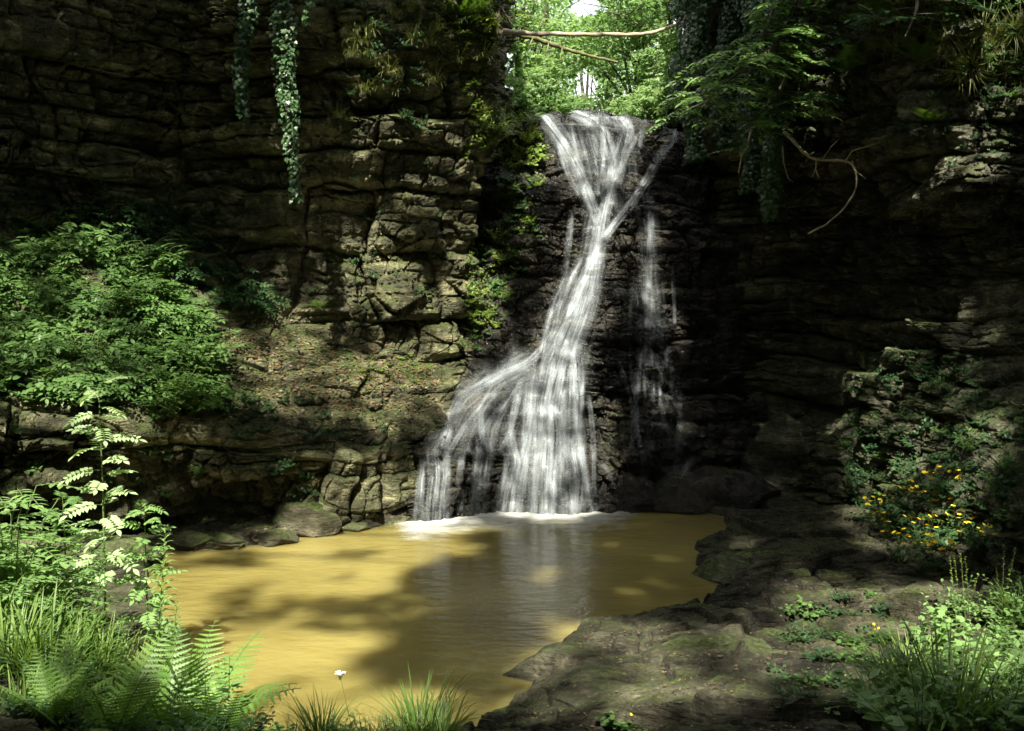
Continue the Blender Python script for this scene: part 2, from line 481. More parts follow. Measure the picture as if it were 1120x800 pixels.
def bricks(V, seed, h, w, amp, crack, wear=.03):
    """bedded, jointed stone: every block gets its own set-back and tilt, with narrow open joints"""
    n1 = fbm(V * (.55 / h * .25), 3, seed + 1); n2 = fbm(V * (1.1 / h), 3, seed + 2) * wear * 2.5; n3 = fbm(V * (1.1 / h) + 31, 3, seed + 3) * wear * 2.5
    zz = V[:, 2] + n1 * h * .5 + .05 * V[:, 0] + n2 * .7
    q = zz / h; q = q + .38 * np.sin(q * 1.31 + seed)
    i = np.floor(q); f = q - i; ii = i.astype(np.int64); z0 = ii * 0
    ww = w * (.55 + 1.1 * _h(ii, z0, z0 + 3, seed))
    u = (V[:, 0] + n3) / ww + 7 * _h(ii, z0, z0, seed); v = (V[:, 1] + n2) / ww + 7 * _h(ii, z0, z0 + 9, seed)
    cu, cv = np.floor(u), np.floor(v); fu, fv = u - cu, v - cv; cu = cu.astype(np.int64); cv = cv.astype(np.int64)
    a = _h(cu, cv, ii, seed + 5); b = _h(cu, cv, ii, seed + 6); c = _h(cu, cv, ii, seed + 7)
    ez = np.minimum(f, 1 - f) * h; eu = np.minimum(fu, 1 - fu) * ww; ev = np.minimum(fv, 1 - fv) * ww
    e = np.minimum(np.minimum(ez, eu), ev * 1.0)
    rough = .5 + .8 * fbm(V * (.8 / h * .3), 2, seed + 8)
    d = amp * (a - .5) + amp * .7 * ((f - .5) * (b - .5) + (fu - .5) * (c - .5)) * 1.6
    d -= amp * .35 * (1 - sstep(0, .16 * h, e))            # worn arrises
    d -= crack * np.clip(rough, 0, 1) * (1 - sstep(0, .05 * h + .008, e))
    return d
def rock_disp(V, seed, big=.3, mid=.13, strata=.05, fine=.02, bs=.62, ms=.22, h=.09):
    w = np.stack([fbm(V * .9 + k_ * 9, 3, seed + 40 + k_) for k_ in range(3)], 1)
    W = V + w * np.array([.42, .42, .14])
    m = sstep(-.3, .3, fbm(V * .5 + 3, 2, seed + 60))
    d = bricks(W, seed, bs, bs * 1.5, big, big * .34)
    d += (.45 + .75 * m) * bricks(W, seed + 11, ms, ms * 1.9, mid, mid * .6)
    d += (.3 + .9 * m) * bricks(V + w * .06, seed + 23, h, h * 2.1, strata, strata * .5)
    f1, f2, cid, vec, cj = worley((V + w * .25) / np.array([.55, .55, .38]), seed + 90)      # oblique broken faces
    m2 = sstep(-.2, .25, fbm(V * .7 + 13, 2, seed + 61))
    d += mid * m2 * (1.1 * (cid - .5) + 1.5 * (vec * (cj - .5)).sum(1) - .5 * (1 - sstep(0, .05, f2 - f1)))
    d += big * 1.1 * fbm(V * .5 + 5, 3, seed + 3) + fine * 1.5 * fbm(V * 6, 4, seed + 8, .6) + fine * .7 * fbm(V * 21, 2, seed + 12)
    return d
def loft(ctrl, nu, nv, seed, damp=None, lowd=None, **kw):
    C = np.array(ctrl, float)
    G = catmull(C, nu)
    G = np.swapaxes(catmull(np.swapaxes(G, 0, 1), nv), 0, 1)
    Nn = normals(G)
    # displace mostly outwards, less up and down, so the beds stay level
    Nd = Nn.copy(); Nd[..., 2] *= .45; Nd /= np.linalg.norm(Nd, axis=2)[:, :, None] + 1e-9
    V = G.reshape(-1, 3); D = rock_disp(V, seed, **kw)
    D = D * (1 - .62 * sstep(.28, .6, Nn[..., 2].ravel()))          # slopes are rubble, not blocks
    D = D + .05 * sstep(.28, .6, Nn[..., 2].ravel()) * fbm(V * 2.4, 5, seed + 70, .6)
    V2 = V + Nd.reshape(-1, 3) * D[:, None]
    return G, V2.reshape(G.shape)
def flat_to(x, y, z): return (x, y, z)

def prof(bx, by, ox, oy, zs):
    return [(bx + ox * o, by + oy * o, z) for o, z in zs]
STDL = [(0, -.6), (0, .1), (.5, .5), (-.1, .95), (.1, 1.75), (1.3, 2.8), (2.4, 3.8), (2.5, 4.7), (2.4, 5.6), (2.3, 6.8), (2.6, 10.5), (16, 12.5)]
def st(px, rows, top, out):
    """left wall station: rows of (py, Y)"""
    pts = []
    a = P(px, rows[0][0], rows[0][1])
    pts.append((a[0], a[1], -.6))
    for r in rows:
        pts.append(P(r[2] if len(r) > 2 else px, r[0], r[1]))
    l = pts[-1]
    pts.append((l[0] + top[0], l[1] + top[1], 10.5))
    pts.append((l[0] + out[0], l[1] + out[1], 12.5))
    return pts
LC = [
    prof(-6.3, -9, -1, 0, STDL),
    prof(-6.0, -2, -1, 0, STDL),
    prof(-6.2, 5, -1, 0, STDL),
    st(-110, [(612, 10.0), (575, 10.6), (530, 9.9), (436, 10.1), (340, 11.4), (250, 12.4), (165, 12.2), (85, 11.9), (-10, 11.7)], (0, -.2), (-12, 6)),
    st(0, [(605, 11.0), (570, 11.7), (522, 10.7), (440, 10.85), (340, 12.2), (250, 13.4), (165, 13.2), (90, 12.9), (-10, 12.6)], (0, -.2), (-10, 9)),
    st(100, [(603, 11.1), (572, 12.0), (500, 11.0), (442, 11.2), (345, 12.6), (245, 13.8), (165, 13.6), (90, 13.4), (-10, 13.0)], (0, -.2), (-8, 12)),
    st(200, [(600, 11.5), (572, 12.5), (508, 11.7), (462, 11.8), (370, 13.0), (262, 14.2), (165, 14.5), (90, 14.2), (-10, 13.7)], (0, -.3), (-5, 12)),
    st(300, [(592, 11.8), (562, 12.15), (508, 11.9), (478, 12.1), (410, 13.1), (332, 14.1), (205, 14.0), (95, 13.7), (-10, 13.2)], (0, -.3), (-3, 12)),
    st(385, [(583, 12.1), (545, 12.2), (506, 12.15), (484, 12.4), (428, 13.3), (362, 14.2), (230, 14.0), (100, 13.5), (-10, 13.1)], (0, -.2), (-2, 12)),
    st(450, [(572, 12.75), (545, 12.75), (508, 12.85), (482, 13.0), (430, 13.8), (378, 14.4), (240, 14.2), (110, 13.7), (-10, 13.3)], (0, -.2), (-2, 12)),
    st(522, [(562, 14.0, 500), (545, 14.0, 500), (505, 14.1, 505), (480, 14.1, 508), (430, 14.5, 516), (378, 14.8, 518), (240, 14.6, 528), (110, 14.2, 546), (-10, 13.8, 556)], (0, -.1), (-1, 12)),
    st(545, [(562, 15.6, 520), (545, 15.6, 520), (505, 15.6, 520), (480, 15.6, 525), (430, 15.8, 524), (370, 15.9, 528), (240, 15.8, 528), (120, 15.6, 538), (-5, 15.2, 538)], (0, 0), (-1, 12)),
    st(545, [(562, 19, 510), (545, 19, 510), (505, 19, 510), (480, 19, 515), (430, 19, 520), (370, 19, 525), (240, 19, 535), (140, 19, 545), (-5, 19, 540)], (0, 0), (-3, 9)),
    st(520, [(562, 26, 480), (545, 26, 480), (505, 26, 480), (480, 26, 480), (430, 26, 480), (370, 26, 480), (240, 26, 480), (150, 26, 480), (10, 26, 460)], (0, 0), (-6, 4)),
]
nuL = [14, 16, 30, 70, 104, 104, 104, 90, 72, 76, 44, 26, 12]
nvL = [10, 34, 44, 56, 80, 80, 74, 74, 80, 26, 16]
def dampL(V):
    # calmer, rubbly relief on the sloping terraces
    return 1.0 + 0 * V[:, 2]
GL, VL = loft(LC, nuL, nvL, 3, big=.30, mid=.17, strata=.055, fine=.022, bs=.66, ms=.23)
left_cliff = struct(link('cliff_left', mesh_from('cliff_left', VL.reshape(-1, 3), grid_faces(*VL.shape[:2]), M['cliff'], smooth=False)))

# the stepped rock the water falls over
def sf(px, zy, pxs=None):
    out = []
    for i, (z, Y) in enumerate(zy):
        q = px if pxs is None else px + pxs[i]
        out.append(PZ(q, z, Y) if i < 10 else ((q - 560) / FPX * 17, Y, z))
    return out
up = [(6.0, 19.5), (6.4, 30)]
FC = [
    sf(425, [(-.6, 12.9), (.1, 12.9), (.6, 13.0), (.95, 13.2), (1.3, 14.7), (2.2, 15.3), (3.2, 15.7), (4.3, 16.1), (5.2, 16.4), (5.8, 17)] + up),
    sf(466, [(-.6, 12.85), (.1, 12.85), (.6, 12.9), (.93, 13.0), (1.25, 14.1), (2.1, 15.0), (3.2, 15.5), (4.3, 15.9), (5.2, 16.2), (5.8, 16.8)] + up),
    sf(505, [(-.6, 13.0), (.1, 13.0), (.6, 13.1), (1.0, 13.25), (1.35, 13.9), (2.0, 14.7), (3.2, 15.3), (4.3, 15.8), (5.1, 16.1), (5.6, 16.6)] + up),
    sf(555, [(-.6, 13.2), (.1, 13.2), (.55, 13.25), (1.05, 13.5), (1.5, 13.85), (2.15, 14.35), (3.2, 15.0), (4.3, 15.5), (5.0, 15.8), (5.6, 16.2)] + up),
    sf(605, [(-.6, 13.2), (.1, 13.2), (.5, 13.25), (1.0, 13.6), (1.55, 13.75), (2.3, 14.1), (3.2, 14.75), (4.3, 15.25), (5.2, 15.7), (5.92, 16.3)] + up),
    sf(655, [(-.6, 13.3), (.1, 13.3), (.5, 13.4), (1.0, 13.65), (1.55, 13.8), (2.3, 14.1), (3.2, 14.65), (4.3, 15.2), (5.2, 15.6), (5.93, 16.2)] + up),
    sf(712, [(-.6, 13.6), (.1, 13.6), (.6, 13.7), (1.0, 13.8), (1.6, 14.0), (2.3, 14.2), (3.2, 14.65), (4.3, 15.1), (5.1, 15.5), (5.78, 16.1)] + up),
    sf(765, [(-.6, 14.1), (.1, 14.1), (.6, 14.2), (1.0, 14.3), (1.6, 14.5), (2.3, 14.7), (3.2, 15.0), (4.3, 15.4), (5.1, 15.7), (5.5, 16.2)] + up),
    sf(850, [(-.6, 14.9), (.1, 14.9), (.6, 15.0), (1.0, 15.1), (1.6, 15.4), (2.3, 15.6), (3.2, 15.8), (4.3, 16.0), (5.1, 16.2), (5.5, 16.6)] + up),
]
nuF = [16, 62, 78, 80, 80, 86, 74, 40]
nvF = [8, 36, 38, 46, 60, 74, 88, 76, 66, 26, 8]
GF, VF = loft(FC, nuF, nvF, 21, big=.22, mid=.13, strata=.06, fine=.022, bs=.52, ms=.19, h=.075)
fall_rock = struct(link('rock_face', mesh_from('rock_face', VF.reshape(-1, 3), grid_faces(*VF.shape[:2]), M['wet'], smooth=False)))

# right cliff with its deep undercut
STDR = [(0, -.5), (0, .3), (.7, 1.2), (1.2, 1.9), (1.6, 2.6), (1.8, 3.2), (1.8, 3.8), (1.8, 4.3), (2.0, 5.2), (2.0, 6.0), (16, 8)]
def sr(px, zy, out):
    pts = [PZ(px, z, Y) for z, Y in zy]
    l = pts[-1]; pts.append((l[0] + out[0], l[1] + out[1], l[2] + 1.5))
    return pts
RC = [
    [(5.0, 28, z) if z < 6 else (5.5, 28, z) for z in (-.5, .3, 1, 2, 3, 4, 5, 6, 8, 10.5)] + [(13, 34, 12.5)],
    [(3.55, 20, z) for z in (-.5, .3, 1, 2, 3, 4, 5, 6, 7.5, 10.2)] + [(12, 30, 12.5)],
    sr(768, [(-.5, 16.6), (.3, 16.6), (1, 16.6), (1.8, 16.6), (2.6, 16.6), (3.4, 16.6), (4.6, 16.4), (5.4, 15.8), (6.7, 15.4), (10, 15.2)], (8, 14)),
    sr(800, [(-.5, 15.2), (.3, 15.3), (1, 15.4), (1.8, 15.5), (2.6, 15.6), (3.4, 15.6), (4.4, 15.4), (5.2, 14.6), (6.6, 14.2), (10, 14.0)], (8, 13)),
    sr(850, [(-.5, 14.2), (.2, 14.2), (.8, 14.4), (1.6, 14.8), (2.6, 15.1), (3.4, 15.1), (4.3, 14.8), (5.0, 13.8), (6.5, 13.4), (10, 13.2)], (8, 12)),
    sr(915, [(-.5, 12.9), (.2, 12.9), (.8, 13.4), (1.6, 13.9), (2.6, 14.3), (3.4, 14.4), (4.2, 14.1), (4.8, 13.1), (6.4, 12.7), (10, 12.5)], (9, 10)),
    sr(985, [(-.5, 11.2), (.35, 11.2), (.95, 11.9), (1.6, 12.4), (2.5, 13.0), (3.3, 13.2), (4.0, 12.9), (4.55, 12.0), (6.6, 11.7), (8.2, 11.5)], (10, 8)),
    sr(1060, [(-.5, 9.9), (.55, 9.9), (1.2, 10.7), (1.8, 11.3), (2.5, 11.8), (3.1, 12.1), (3.7, 12.0), (4.2, 11.1), (6.4, 10.8), (7.4, 10.7)], (11, 6)),
    sr(1140, [(-.5, 8.9), (.7, 8.9), (1.3, 9.7), (1.9, 10.3), (2.5, 10.8), (3.1, 11.2), (3.7, 11.2), (4.2, 10.8), (6.0, 10.7), (7.0, 10.6)], (12, 4)),
    sr(1260, [(-.5, 7.4), (.75, 7.4), (1.3, 8.2), (1.9, 8.9), (2.5, 9.7), (3.1, 10.2), (3.7, 10.4), (4.2, 10.6), (5.6, 10.5), (6.4, 10.4)], (13, 2)),
    prof(6.2, 3, 1, 0, STDR),
    prof(5.4, -3, 1, 0, STDR),
    prof(5.6, -9, 1, 0, STDR),
]
nuR = [10, 24, 36, 52, 68, 80, 88, 88, 56, 20, 14, 12]
nvR = [10, 50, 60, 66, 60, 56, 64, 96, 34, 12]
GR, VR = loft([s[::1] for s in RC], nuR, nvR, 50, big=.32, mid=.16, strata=.06, fine=.02, bs=.5, ms=.17, h=.07)
right_cliff = struct(link('cliff_right', mesh_from('cliff_right', VR.reshape(-1, 3), grid_faces(*VR.shape[:2]), M['cliff_r'], smooth=False)))

# ------------------------------------------------------------------ ground and pool
POOLPX = [(165, 598), (230, 600), (300, 596), (350, 582), (400, 580), (452, 570), (475, 560), (560, 556), (650, 560), (700, 552), (745, 556), (792, 566), (785, 584), (752, 600),
          (752, 618), (790, 640), (752, 664), (690, 684), (628, 690), (592, 712), (580, 745), (548, 768), (535, 800), (470, 812), (380, 806), (290, 815), (235, 775), (200, 715), (178, 650)]
POOL = np.array([G0(*p) for p in POOLPX])
def sdf_poly(pts, poly):
    n = len(poly); d = np.full(len(pts), 1e9); ins = np.zeros(len(pts), bool)
    for i in range(n):
        a = poly[i]; b = poly[(i + 1) % n]
        e = b - a; w = pts - a
        t = np.clip((w @ e) / (e @ e), 0, 1)
        q = w - t[:, None] * e
        d = np.minimum(d, (q * q).sum(1))
        c = ((a[1] > pts[:, 1]) != (b[1] > pts[:, 1]))
        xi = a[0] + (pts[:, 1] - a[1]) * e[0] / (e[1] if abs(e[1]) > 1e-9 else 1e-9)
        ins ^= c & (pts[:, 0] < xi)
    d = np.sqrt(d)
    return np.where(ins, -d, d)
def ground_h(x, y, detail=True):
    p = np.stack([x, y], 1)
    d = sdf_poly(p, POOL)
    p3 = np.stack([x, y, x * 0], 1)
    d = d + .10 * fbm(p3 * 1.6, 4, 5) + .05 * fbm(p3 * 5, 3, 6)
    # smooth target height: low by the water, higher towards the walls and the near bank
    right = sstep(-.5, 1.5, x)
    near = sstep(6.6, 3.0, y) * 0.75
    left = sstep(-1.6, -3.4, x) * sstep(8.6, 6.5, y)
    t = .10 + .085 * np.clip(d, 0, 8) * right + near + left * .35
    t = t + .12 * fbm(p3 * .7, 3, 15)
    if detail:
        # slabs: plateau heights per worley cell, stepped and cracked
        q = p3 * np.array([.62, .95, 1]) + fbm(p3 * .9, 3, 3)[:, None] * .35; q[:, 2] = .5
        f1, f2, cid, vec, cj = worley(q, 8)
        slab = (cid - .5) * .20 + (vec[:, 0] * (cj[:, 0] - .5) + vec[:, 1] * (cj[:, 1] - .5)) * .12
        crack = 1 - sstep(.005, .04, f2 - f1)
        stp = .10
        qn = t / stp + .7 * fbm(p3 * 1.1, 3, 30); k = np.floor(qn); f = qn - k
        ts = (k + sstep(.93, 1.0, f)) * stp
        t = .35 * t + .65 * ts + slab * sstep(0, .5, d) - crack * .12 * sstep(-.3, .2, fbm(p3 * 1.3, 3, 91))
        q2 = p3 * 3.1 + fbm(p3 * 3, 2, 44)[:, None] * .4; q2[:, 2] = .5
        g1, g2, gid, gv, gj = worley(q2, 18)
        t = t + ((gid - .5) * .07 - .05 * (1 - sstep(.01, .07, g2 - g1))) * (.3 + .7 * sstep(-.2, .3, fbm(p3 * .8, 2, 51)))
        q3 = p3 * np.array([7.5, 10, 1]) + fbm(p3 * 6, 2, 47)[:, None] * .4; q3[:, 2] = .5
        g1, g2, gid, gv, gj = worley(q3, 19)
        t = t + ((gid - .5) * .022 + (gv[:, 0] * (gj[:, 0] - .5) + gv[:, 1] * (gj[:, 1] - .5)) * .03) * (.4 + .8 * sstep(-.2, .3, fbm(p3 * 1.3, 2, 53)))
        t = t + .03 * fbm(p3 * 7, 5, 7, .6) + .03 * fbm(p3 * 2.2, 2, 71)
    edge = sstep(-.05, .12, d)
    t = np.where(d < .12, np.minimum(t, .3), t)
    return -.45 * (1 - edge) + edge * np.maximum(t, .03) - sstep(0, 1.0, -d) * .2
xs = np.concatenate([np.linspace(-30, -8, 10, endpoint=False), np.linspace(-8, -4.5, 40, endpoint=False), np.linspace(-4.5, 7, 800, endpoint=False), np.linspace(7, 30, 12)])
ys = np.concatenate([np.linspace(-30, 2, 30, endpoint=False), np.linspace(2, 4, 40, endpoint=False), np.linspace(4, 15, 760, endpoint=False), np.linspace(15, 17, 5)])
X, Y = np.meshgrid(xs, ys, indexing='ij')
Z = ground_h(X.ravel(), Y.ravel())
back = sstep(-4, -16, Y.ravel()); Z = Z + back * 7  # unseen bank raised behind the camera to keep out sky light
VG = np.stack([X.ravel(), Y.ravel(), Z], 1)
gf = grid_faces(len(xs), len(ys))[:, ::-1]
ground = struct(link('ground', mesh_from('ground', VG, gf, M['shelf'], smooth=False)))

# far valley above the fall and the land on both sides of the gorge
xs2 = np.concatenate([np.linspace(-250, -40, 12, endpoint=False), np.linspace(-40, 40, 160, endpoint=False), np.linspace(40, 250, 12)])
ys2 = np.concatenate([np.linspace(18, 60, 90, endpoint=False), np.linspace(60, 300, 20)])
X2, Y2 = np.meshgrid(xs2, ys2, indexing='ij'); x2, y2 = X2.ravel(), Y2.ravel()
cx2 = 1.3 + .4 * np.sin((y2 - 18) * .15)
p2 = np.stack([x2, y2, x2 * 0], 1)
z2 = 5.9 + (y2 - 18) * .03 + np.clip(np.abs(x2 - cx2) - 1.3, 0, 12) * .85 + fbm(p2 * .5, 4, 60) * .35
hill = struct(link('hillside', mesh_from('hillside', np.stack([x2, y2, z2], 1), grid_faces(len(xs2), len(ys2))[:, ::-1],
      rock_mat('valley_soil', (.03, .03, .018), (.06, .07, .03), (.10, .11, .05), moss=.9, litter=.2))))

xs3 = np.linspace(-7, 8, 90); ys3 = np.linspace(3.5, 16.5, 90)
X3, Y3 = np.meshgrid(xs3, ys3, indexing='ij')
pz = np.stack([X3.ravel(), Y3.ravel(), X3.ravel() * 0], 1)
pool = struct(link('pool_water', mesh_from('pool_water', np.stack([X3.ravel(), Y3.ravel(), .004 * fbm(pz * 1.5, 3, 90)], 1), grid_faces(90, 90)[:, ::-1], M['water'])))
# the stream running up to the lip
xs4 = np.linspace(-.3, 3.3, 40); ys4 = np.linspace(16.0, 30, 60)

# ------------------------------------------------------------------ ray casting on the finished terrain
def bvh_of(V, F): return BVHTree.FromPolygons([tuple(v) for v in V], [tuple(f) for f in F])
def sub(G, k=2):
    return G[::k, ::k]
parts_ = [sub(VL), sub(VF), sub(VR), VG.reshape(len(xs), len(ys), 3)[::2, ::2]]
tv, tf, off = [], [], 0
for i_, g in enumerate(parts_):
    f = grid_faces(g.shape[0], g.shape[1])
    tv.append(g.reshape(-1, 3)); tf.append(f + off); off += len(tv[-1])
water_quad = np.array([(-7, 3.5, 0), (8, 3.5, 0), (8, 16.5, 0), (-7, 16.5, 0)], float)
TV = np.concatenate(tv); TF = np.concatenate(tf)
TERR = bvh_of(TV, TF)
WATER = BVHTree.FromPolygons([tuple(v) for v in water_quad], [(0, 1, 2, 3)])
ORG = Vector((0, 0, CAMZ))
def hit(px, py):
    d = ray(px, py).normalized()
    h = TERR.ray_cast(ORG, d)
    if h[0] is None: return None, None
    nn = h[1]
    if nn.dot(d) > 0: nn = -nn
    return h[0], nn

# ------------------------------------------------------------------ waterfall
# smooth copy of the stepped rock that the water rides on
def smooth_grid(G, k):
    G = G.copy()
    for _ in range(k):
        G[1:-1] = (G[:-2] + 2 * G[1:-1] + G[2:]) / 4
        G[:, 1:-1] = (G[:, :-2] + 2 * G[:, 1:-1] + G[:, 2:]) / 4
    return G
VS = VF.copy(); yy = VF[..., 1].copy()
for k_ in range(1, 6):                      # the sheet bridges small hollows in the rock
    yy[:, k_:] = np.minimum(yy[:, k_:], VF[:, :-k_, 1]); yy[:, :-k_] = np.minimum(yy[:, :-k_], VF[:, k_:, 1])
for k_ in range(1, 3):
    yy[k_:] = np.minimum(yy[k_:], VF[:-k_, :, 1]); yy[:-k_] = np.minimum(yy[:-k_], VF[k_:, :, 1])
VS[..., 1] = yy; VS = smooth_grid(VS, 4)
RIDE = bvh_of(VS.reshape(-1, 3), grid_faces(*VS.shape[:2]))
RIDE2 = bvh_of(VF.reshape(-1, 3), grid_faces(*VF.shape[:2]))
def ride_hit(px, py):
    d = ray(px, py).normalized()
    a = RIDE.ray_cast(ORG, d); b = RIDE2.ray_cast(ORG, d)
    ds = [h[3] for h in (a, b) if h[0] is not None]
    if not ds: return None
    return ORG + d * (min(ds) - .03)
def resample(pts, step):
    pts = np.array(pts, float)
    seg = np.concatenate([[0], np.cumsum(np.linalg.norm(np.diff(pts[:, :2], axis=0), axis=1))])
    n = max(4, int(seg[-1] / step))
    t = np.linspace(0, seg[-1], n)
    out = np.stack([np.interp(t, seg, pts[:, k]) for k in range(pts.shape[1])], 1)
    for _ in range(3): out[1:-1] = (out[:-2] + 2 * out[1:-1] + out[2:]) / 4
    return out
def ribbon(name, path, mat, parent, step=3.0, na=None, taper=(.14, .03)):
    """path: (px, py, width_px, density); laid on the rock as a thin curved sheet of water"""
    c = resample(path, step); n = len(c)
    na = na or int(np.clip(c[:, 2].max() / 3.5, 4, 24))
    T = np.gradient(c[:, :2], axis=0)
    side = np.stack([T[:, 1], -T[:, 0]], 1); side /= np.linalg.norm(side, axis=1)[:, None] + 1e-9
    Pg = np.zeros((n, na, 3)); last = None
    for i in range(n):
        for j in range(na):
            u = (j / (na - 1) - .5) * c[i, 2]
            h = ride_hit(c[i, 0] + side[i, 0] * u, c[i, 1] + side[i, 1] * u)
            if h is None: h = last if last is not None else Vector(P(c[i, 0], c[i, 1], 14))
            Pg[i, j] = h; last = h
    for _ in range(2): Pg[1:-1] = (Pg[:-2] + 2 * Pg[1:-1] + Pg[2:]) / 4
    wm = c[:, 2] / FPX * 14
    L = np.concatenate([[0], np.cumsum(np.linalg.norm(np.diff(Pg[:, na // 2], axis=0), axis=1))])
    uu = np.linspace(-.5, .5, na)
    uv = np.stack([uu[None, :] * wm[:, None] , np.repeat(L[:, None], na, 1)], 2).reshape(-1, 2)
    e = np.cos(uu * PI) ** 1.2
    t = np.linspace(0, 1, n)
    tp = sstep(0, taper[0], t) * sstep(0, taper[1], 1 - t)
    seg = np.diff(Pg[:, na // 2], axis=0); stp = np.abs(seg[:, 2]) / (np.linalg.norm(seg, axis=1) + 1e-6); stp = np.append(stp, stp[-1])
    for _ in range(2): stp[1:-1] = (stp[:-2] + 2 * stp[1:-1] + stp[2:]) / 4
    lip = .68 + .75 * (1 - sstep(.45, .9, stp))          # churned white on every ledge, thinner where it drops
    dens = (e[None, :] * (tp * c[:, 3] * lip)[:, None]).ravel()
    o = link(name, mesh_from(name, Pg.reshape(-1, 3), grid_faces(n, na), mat, uv=uv, attr={'dens': dens}), parent)
    return o
fall = link('waterfall', None, loc=(0, 0, 0))
tag(fall, 'white veiled waterfall sliding down the dark stepped rock into the brown pool', 'waterfall')
V_, J_ = M['veil'], M['jet']
MAIN = [
    # wide thin sheets
    ('water_sheet', [(650, 116, 120, 1.0), (645, 124, 126, 1.0), (648, 140, 130, .95), (656, 165, 108, .8), (662, 190, 80, .7), (660, 225, 52, .8), (652, 260, 38, .7)], V_),
    ('water_sheet', [(655, 232, 30, .9), (650, 270, 36, 1), (640, 310, 44, 1), (628, 350, 54, 1), (612, 392, 66, 1)], V_),
    ('water_sheet', [(622, 368, 60, 1), (612, 400, 86, 1), (604, 440, 84, .9), (602, 480, 86, .8), (600, 520, 92, .7), (600, 570, 100, .7)], V_),
    ('water_sheet', [(590, 392, 50, .6), (545, 415, 60, .6), (508, 445, 66, .5), (490, 480, 60, .5), (480, 500, 50, .4)], V_),
    ('water_sheet', [(585, 400, 60, .5), (560, 430, 90, .5), (548, 470, 110, .45), (545, 500, 110, .35)], V_),
    ('water_sheet', [(704, 205, 22, .6), (710, 250, 26, .8), (711, 300, 30, .8), (713, 350, 36, .75), (722, 400, 44, .6), (732, 450, 40, .45), (738, 505, 34, .35)], V_),
    # streams
    ('water_strand', [(592, 122, 18, .9), (604, 138, 24, 1), (622, 164, 20, 1), (634, 190, 15, 1), (646, 222, 15, 1), (655, 245, 15, .9)], J_),
    ('water_strand', [(622, 120, 16, .7), (652, 134, 20, 1), (664, 152, 18, 1), (671, 178, 16, 1), (668, 208, 15, 1), (660, 238, 16, 1), (655, 262, 17, 1)], J_),
    ('water_strand', [(676, 126, 14, .7), (690, 142, 14, .8), (684, 165, 12, .8), (676, 195, 12, .8), (668, 225, 12, .8)], J_),
    ('water_strand', [(739, 140, 10, .9), (736, 154, 15, 1), (722, 172, 14, 1), (708, 196, 12, 1), (693, 220, 12, 1), (672, 244, 12, 1), (660, 262, 12, 1)], J_),
    ('water_strand', [(706, 128, 8, .6), (702, 148, 9, .7), (700, 170, 7, .5)], J_),
    ('water_strand', [(658, 240, 20, 1), (652, 275, 24, 1), (646, 312, 26, 1), (636, 345, 28, 1), (624, 375, 32, 1), (616, 392, 34, .9)], J_),
    ('water_strand', [(656, 250, 12, 1), (646, 290, 14, 1), (632, 320, 15, 1), (620, 350, 16, 1), (606, 380, 18, 1), (596, 398, 18, .8)], J_),
    ('water_strand', [(626, 225, 7, .5), (622, 265, 9, .6), (618, 300, 9, .7), (606, 330, 9, .8), (598, 360, 9, .8), (592, 388, 9, .6)], J_),
    ('water_strand', [(640, 275, 10, .7), (622, 308, 9, .8), (612, 335, 9, .8), (606, 365, 10, .8), (584, 392, 12, .7), (556, 408, 12, .6)], J_),
    ('water_strand', [(612, 385, 34, 1), (606, 415, 40, 1), (600, 445, 40, 1), (603, 480, 40, 1), (600, 520, 40, 1), (600, 570, 42, 1)], J_),
    ('water_strand', [(626, 372, 18, .8), (630, 410, 20, .9), (630, 450, 20, .9), (628, 490, 22, .8), (634, 525, 22, .9), (632, 570, 24, .9)], J_),
    ('water_strand', [(588, 395, 16, .7), (580, 430, 20, .7), (578, 470, 20, .8), (576, 510, 22, .8), (572, 570, 26, .9)], J_),
    ('water_strand', [(656, 505, 7, .5), (668, 518, 7, .6), (676, 540, 7, .5), (680, 565, 8, .4)], J_),
    ('water_strand', [(580, 392, 14, .8), (548, 410, 14, .8), (512, 430, 13, .7), (492, 458, 13, .7), (484, 492, 16, .8)], J_),
    ('water_strand', [(479, 488, 30, .8), (479, 502, 32, 1), (481, 520, 34, 1), (478, 545, 36, 1), (477, 573, 40, 1)], J_),
    ('water_strand', [(462, 496, 9, .7), (461, 512, 10, .8), (459, 540, 12, .8), (456, 576, 14, .7)], J_),
    ('water_strand', [(527, 440, 10, .5), (526, 475, 14, .7), (530, 492, 26, 1), (526, 525, 24, 1), (522, 570, 26, .9)], J_),
    ('water_strand', [(508, 480, 10, .5), (504, 510, 10, .6), (502, 560, 12, .5)], J_),
    ('water_strand', [(556, 450, 10, .5), (560, 485, 14, .7), (566, 505, 26, .9), (558, 530, 28, .9), (552, 570, 36, .9)], J_),
    ('water_strand', [(711, 215, 8, .7), (712, 262, 10, .9), (708, 300, 12, .9), (712, 345, 12, .8), (728, 385, 14, .7), (734, 420, 12, .6)], J_),
    ('water_strand', [(735, 290, 5, .5), (737, 330, 6, .5), (738, 360, 6, .4)], J_),
    ('water_strand', [(742, 430, 8, .5), (744, 460, 12, .5), (742, 500, 10, .4), (736, 530, 8, .4)], J_),
    ('water_strand', [(700, 380, 10, .4), (696, 420, 12, .5), (694, 470, 10, .4)], J_),
    ('water_strand', [(760, 497, 6, .8), (750, 513, 8, .9), (742, 525, 9, .9), (730, 536, 22, .8), (716, 543, 26, .5)], J_),
]
for k_, (nm, path, mt) in enumerate(MAIN): ribbon(nm, path, mt, fall, taper=(.03, .03) if k_ == 0 or path[0][1] < 145 else (.14, .03))
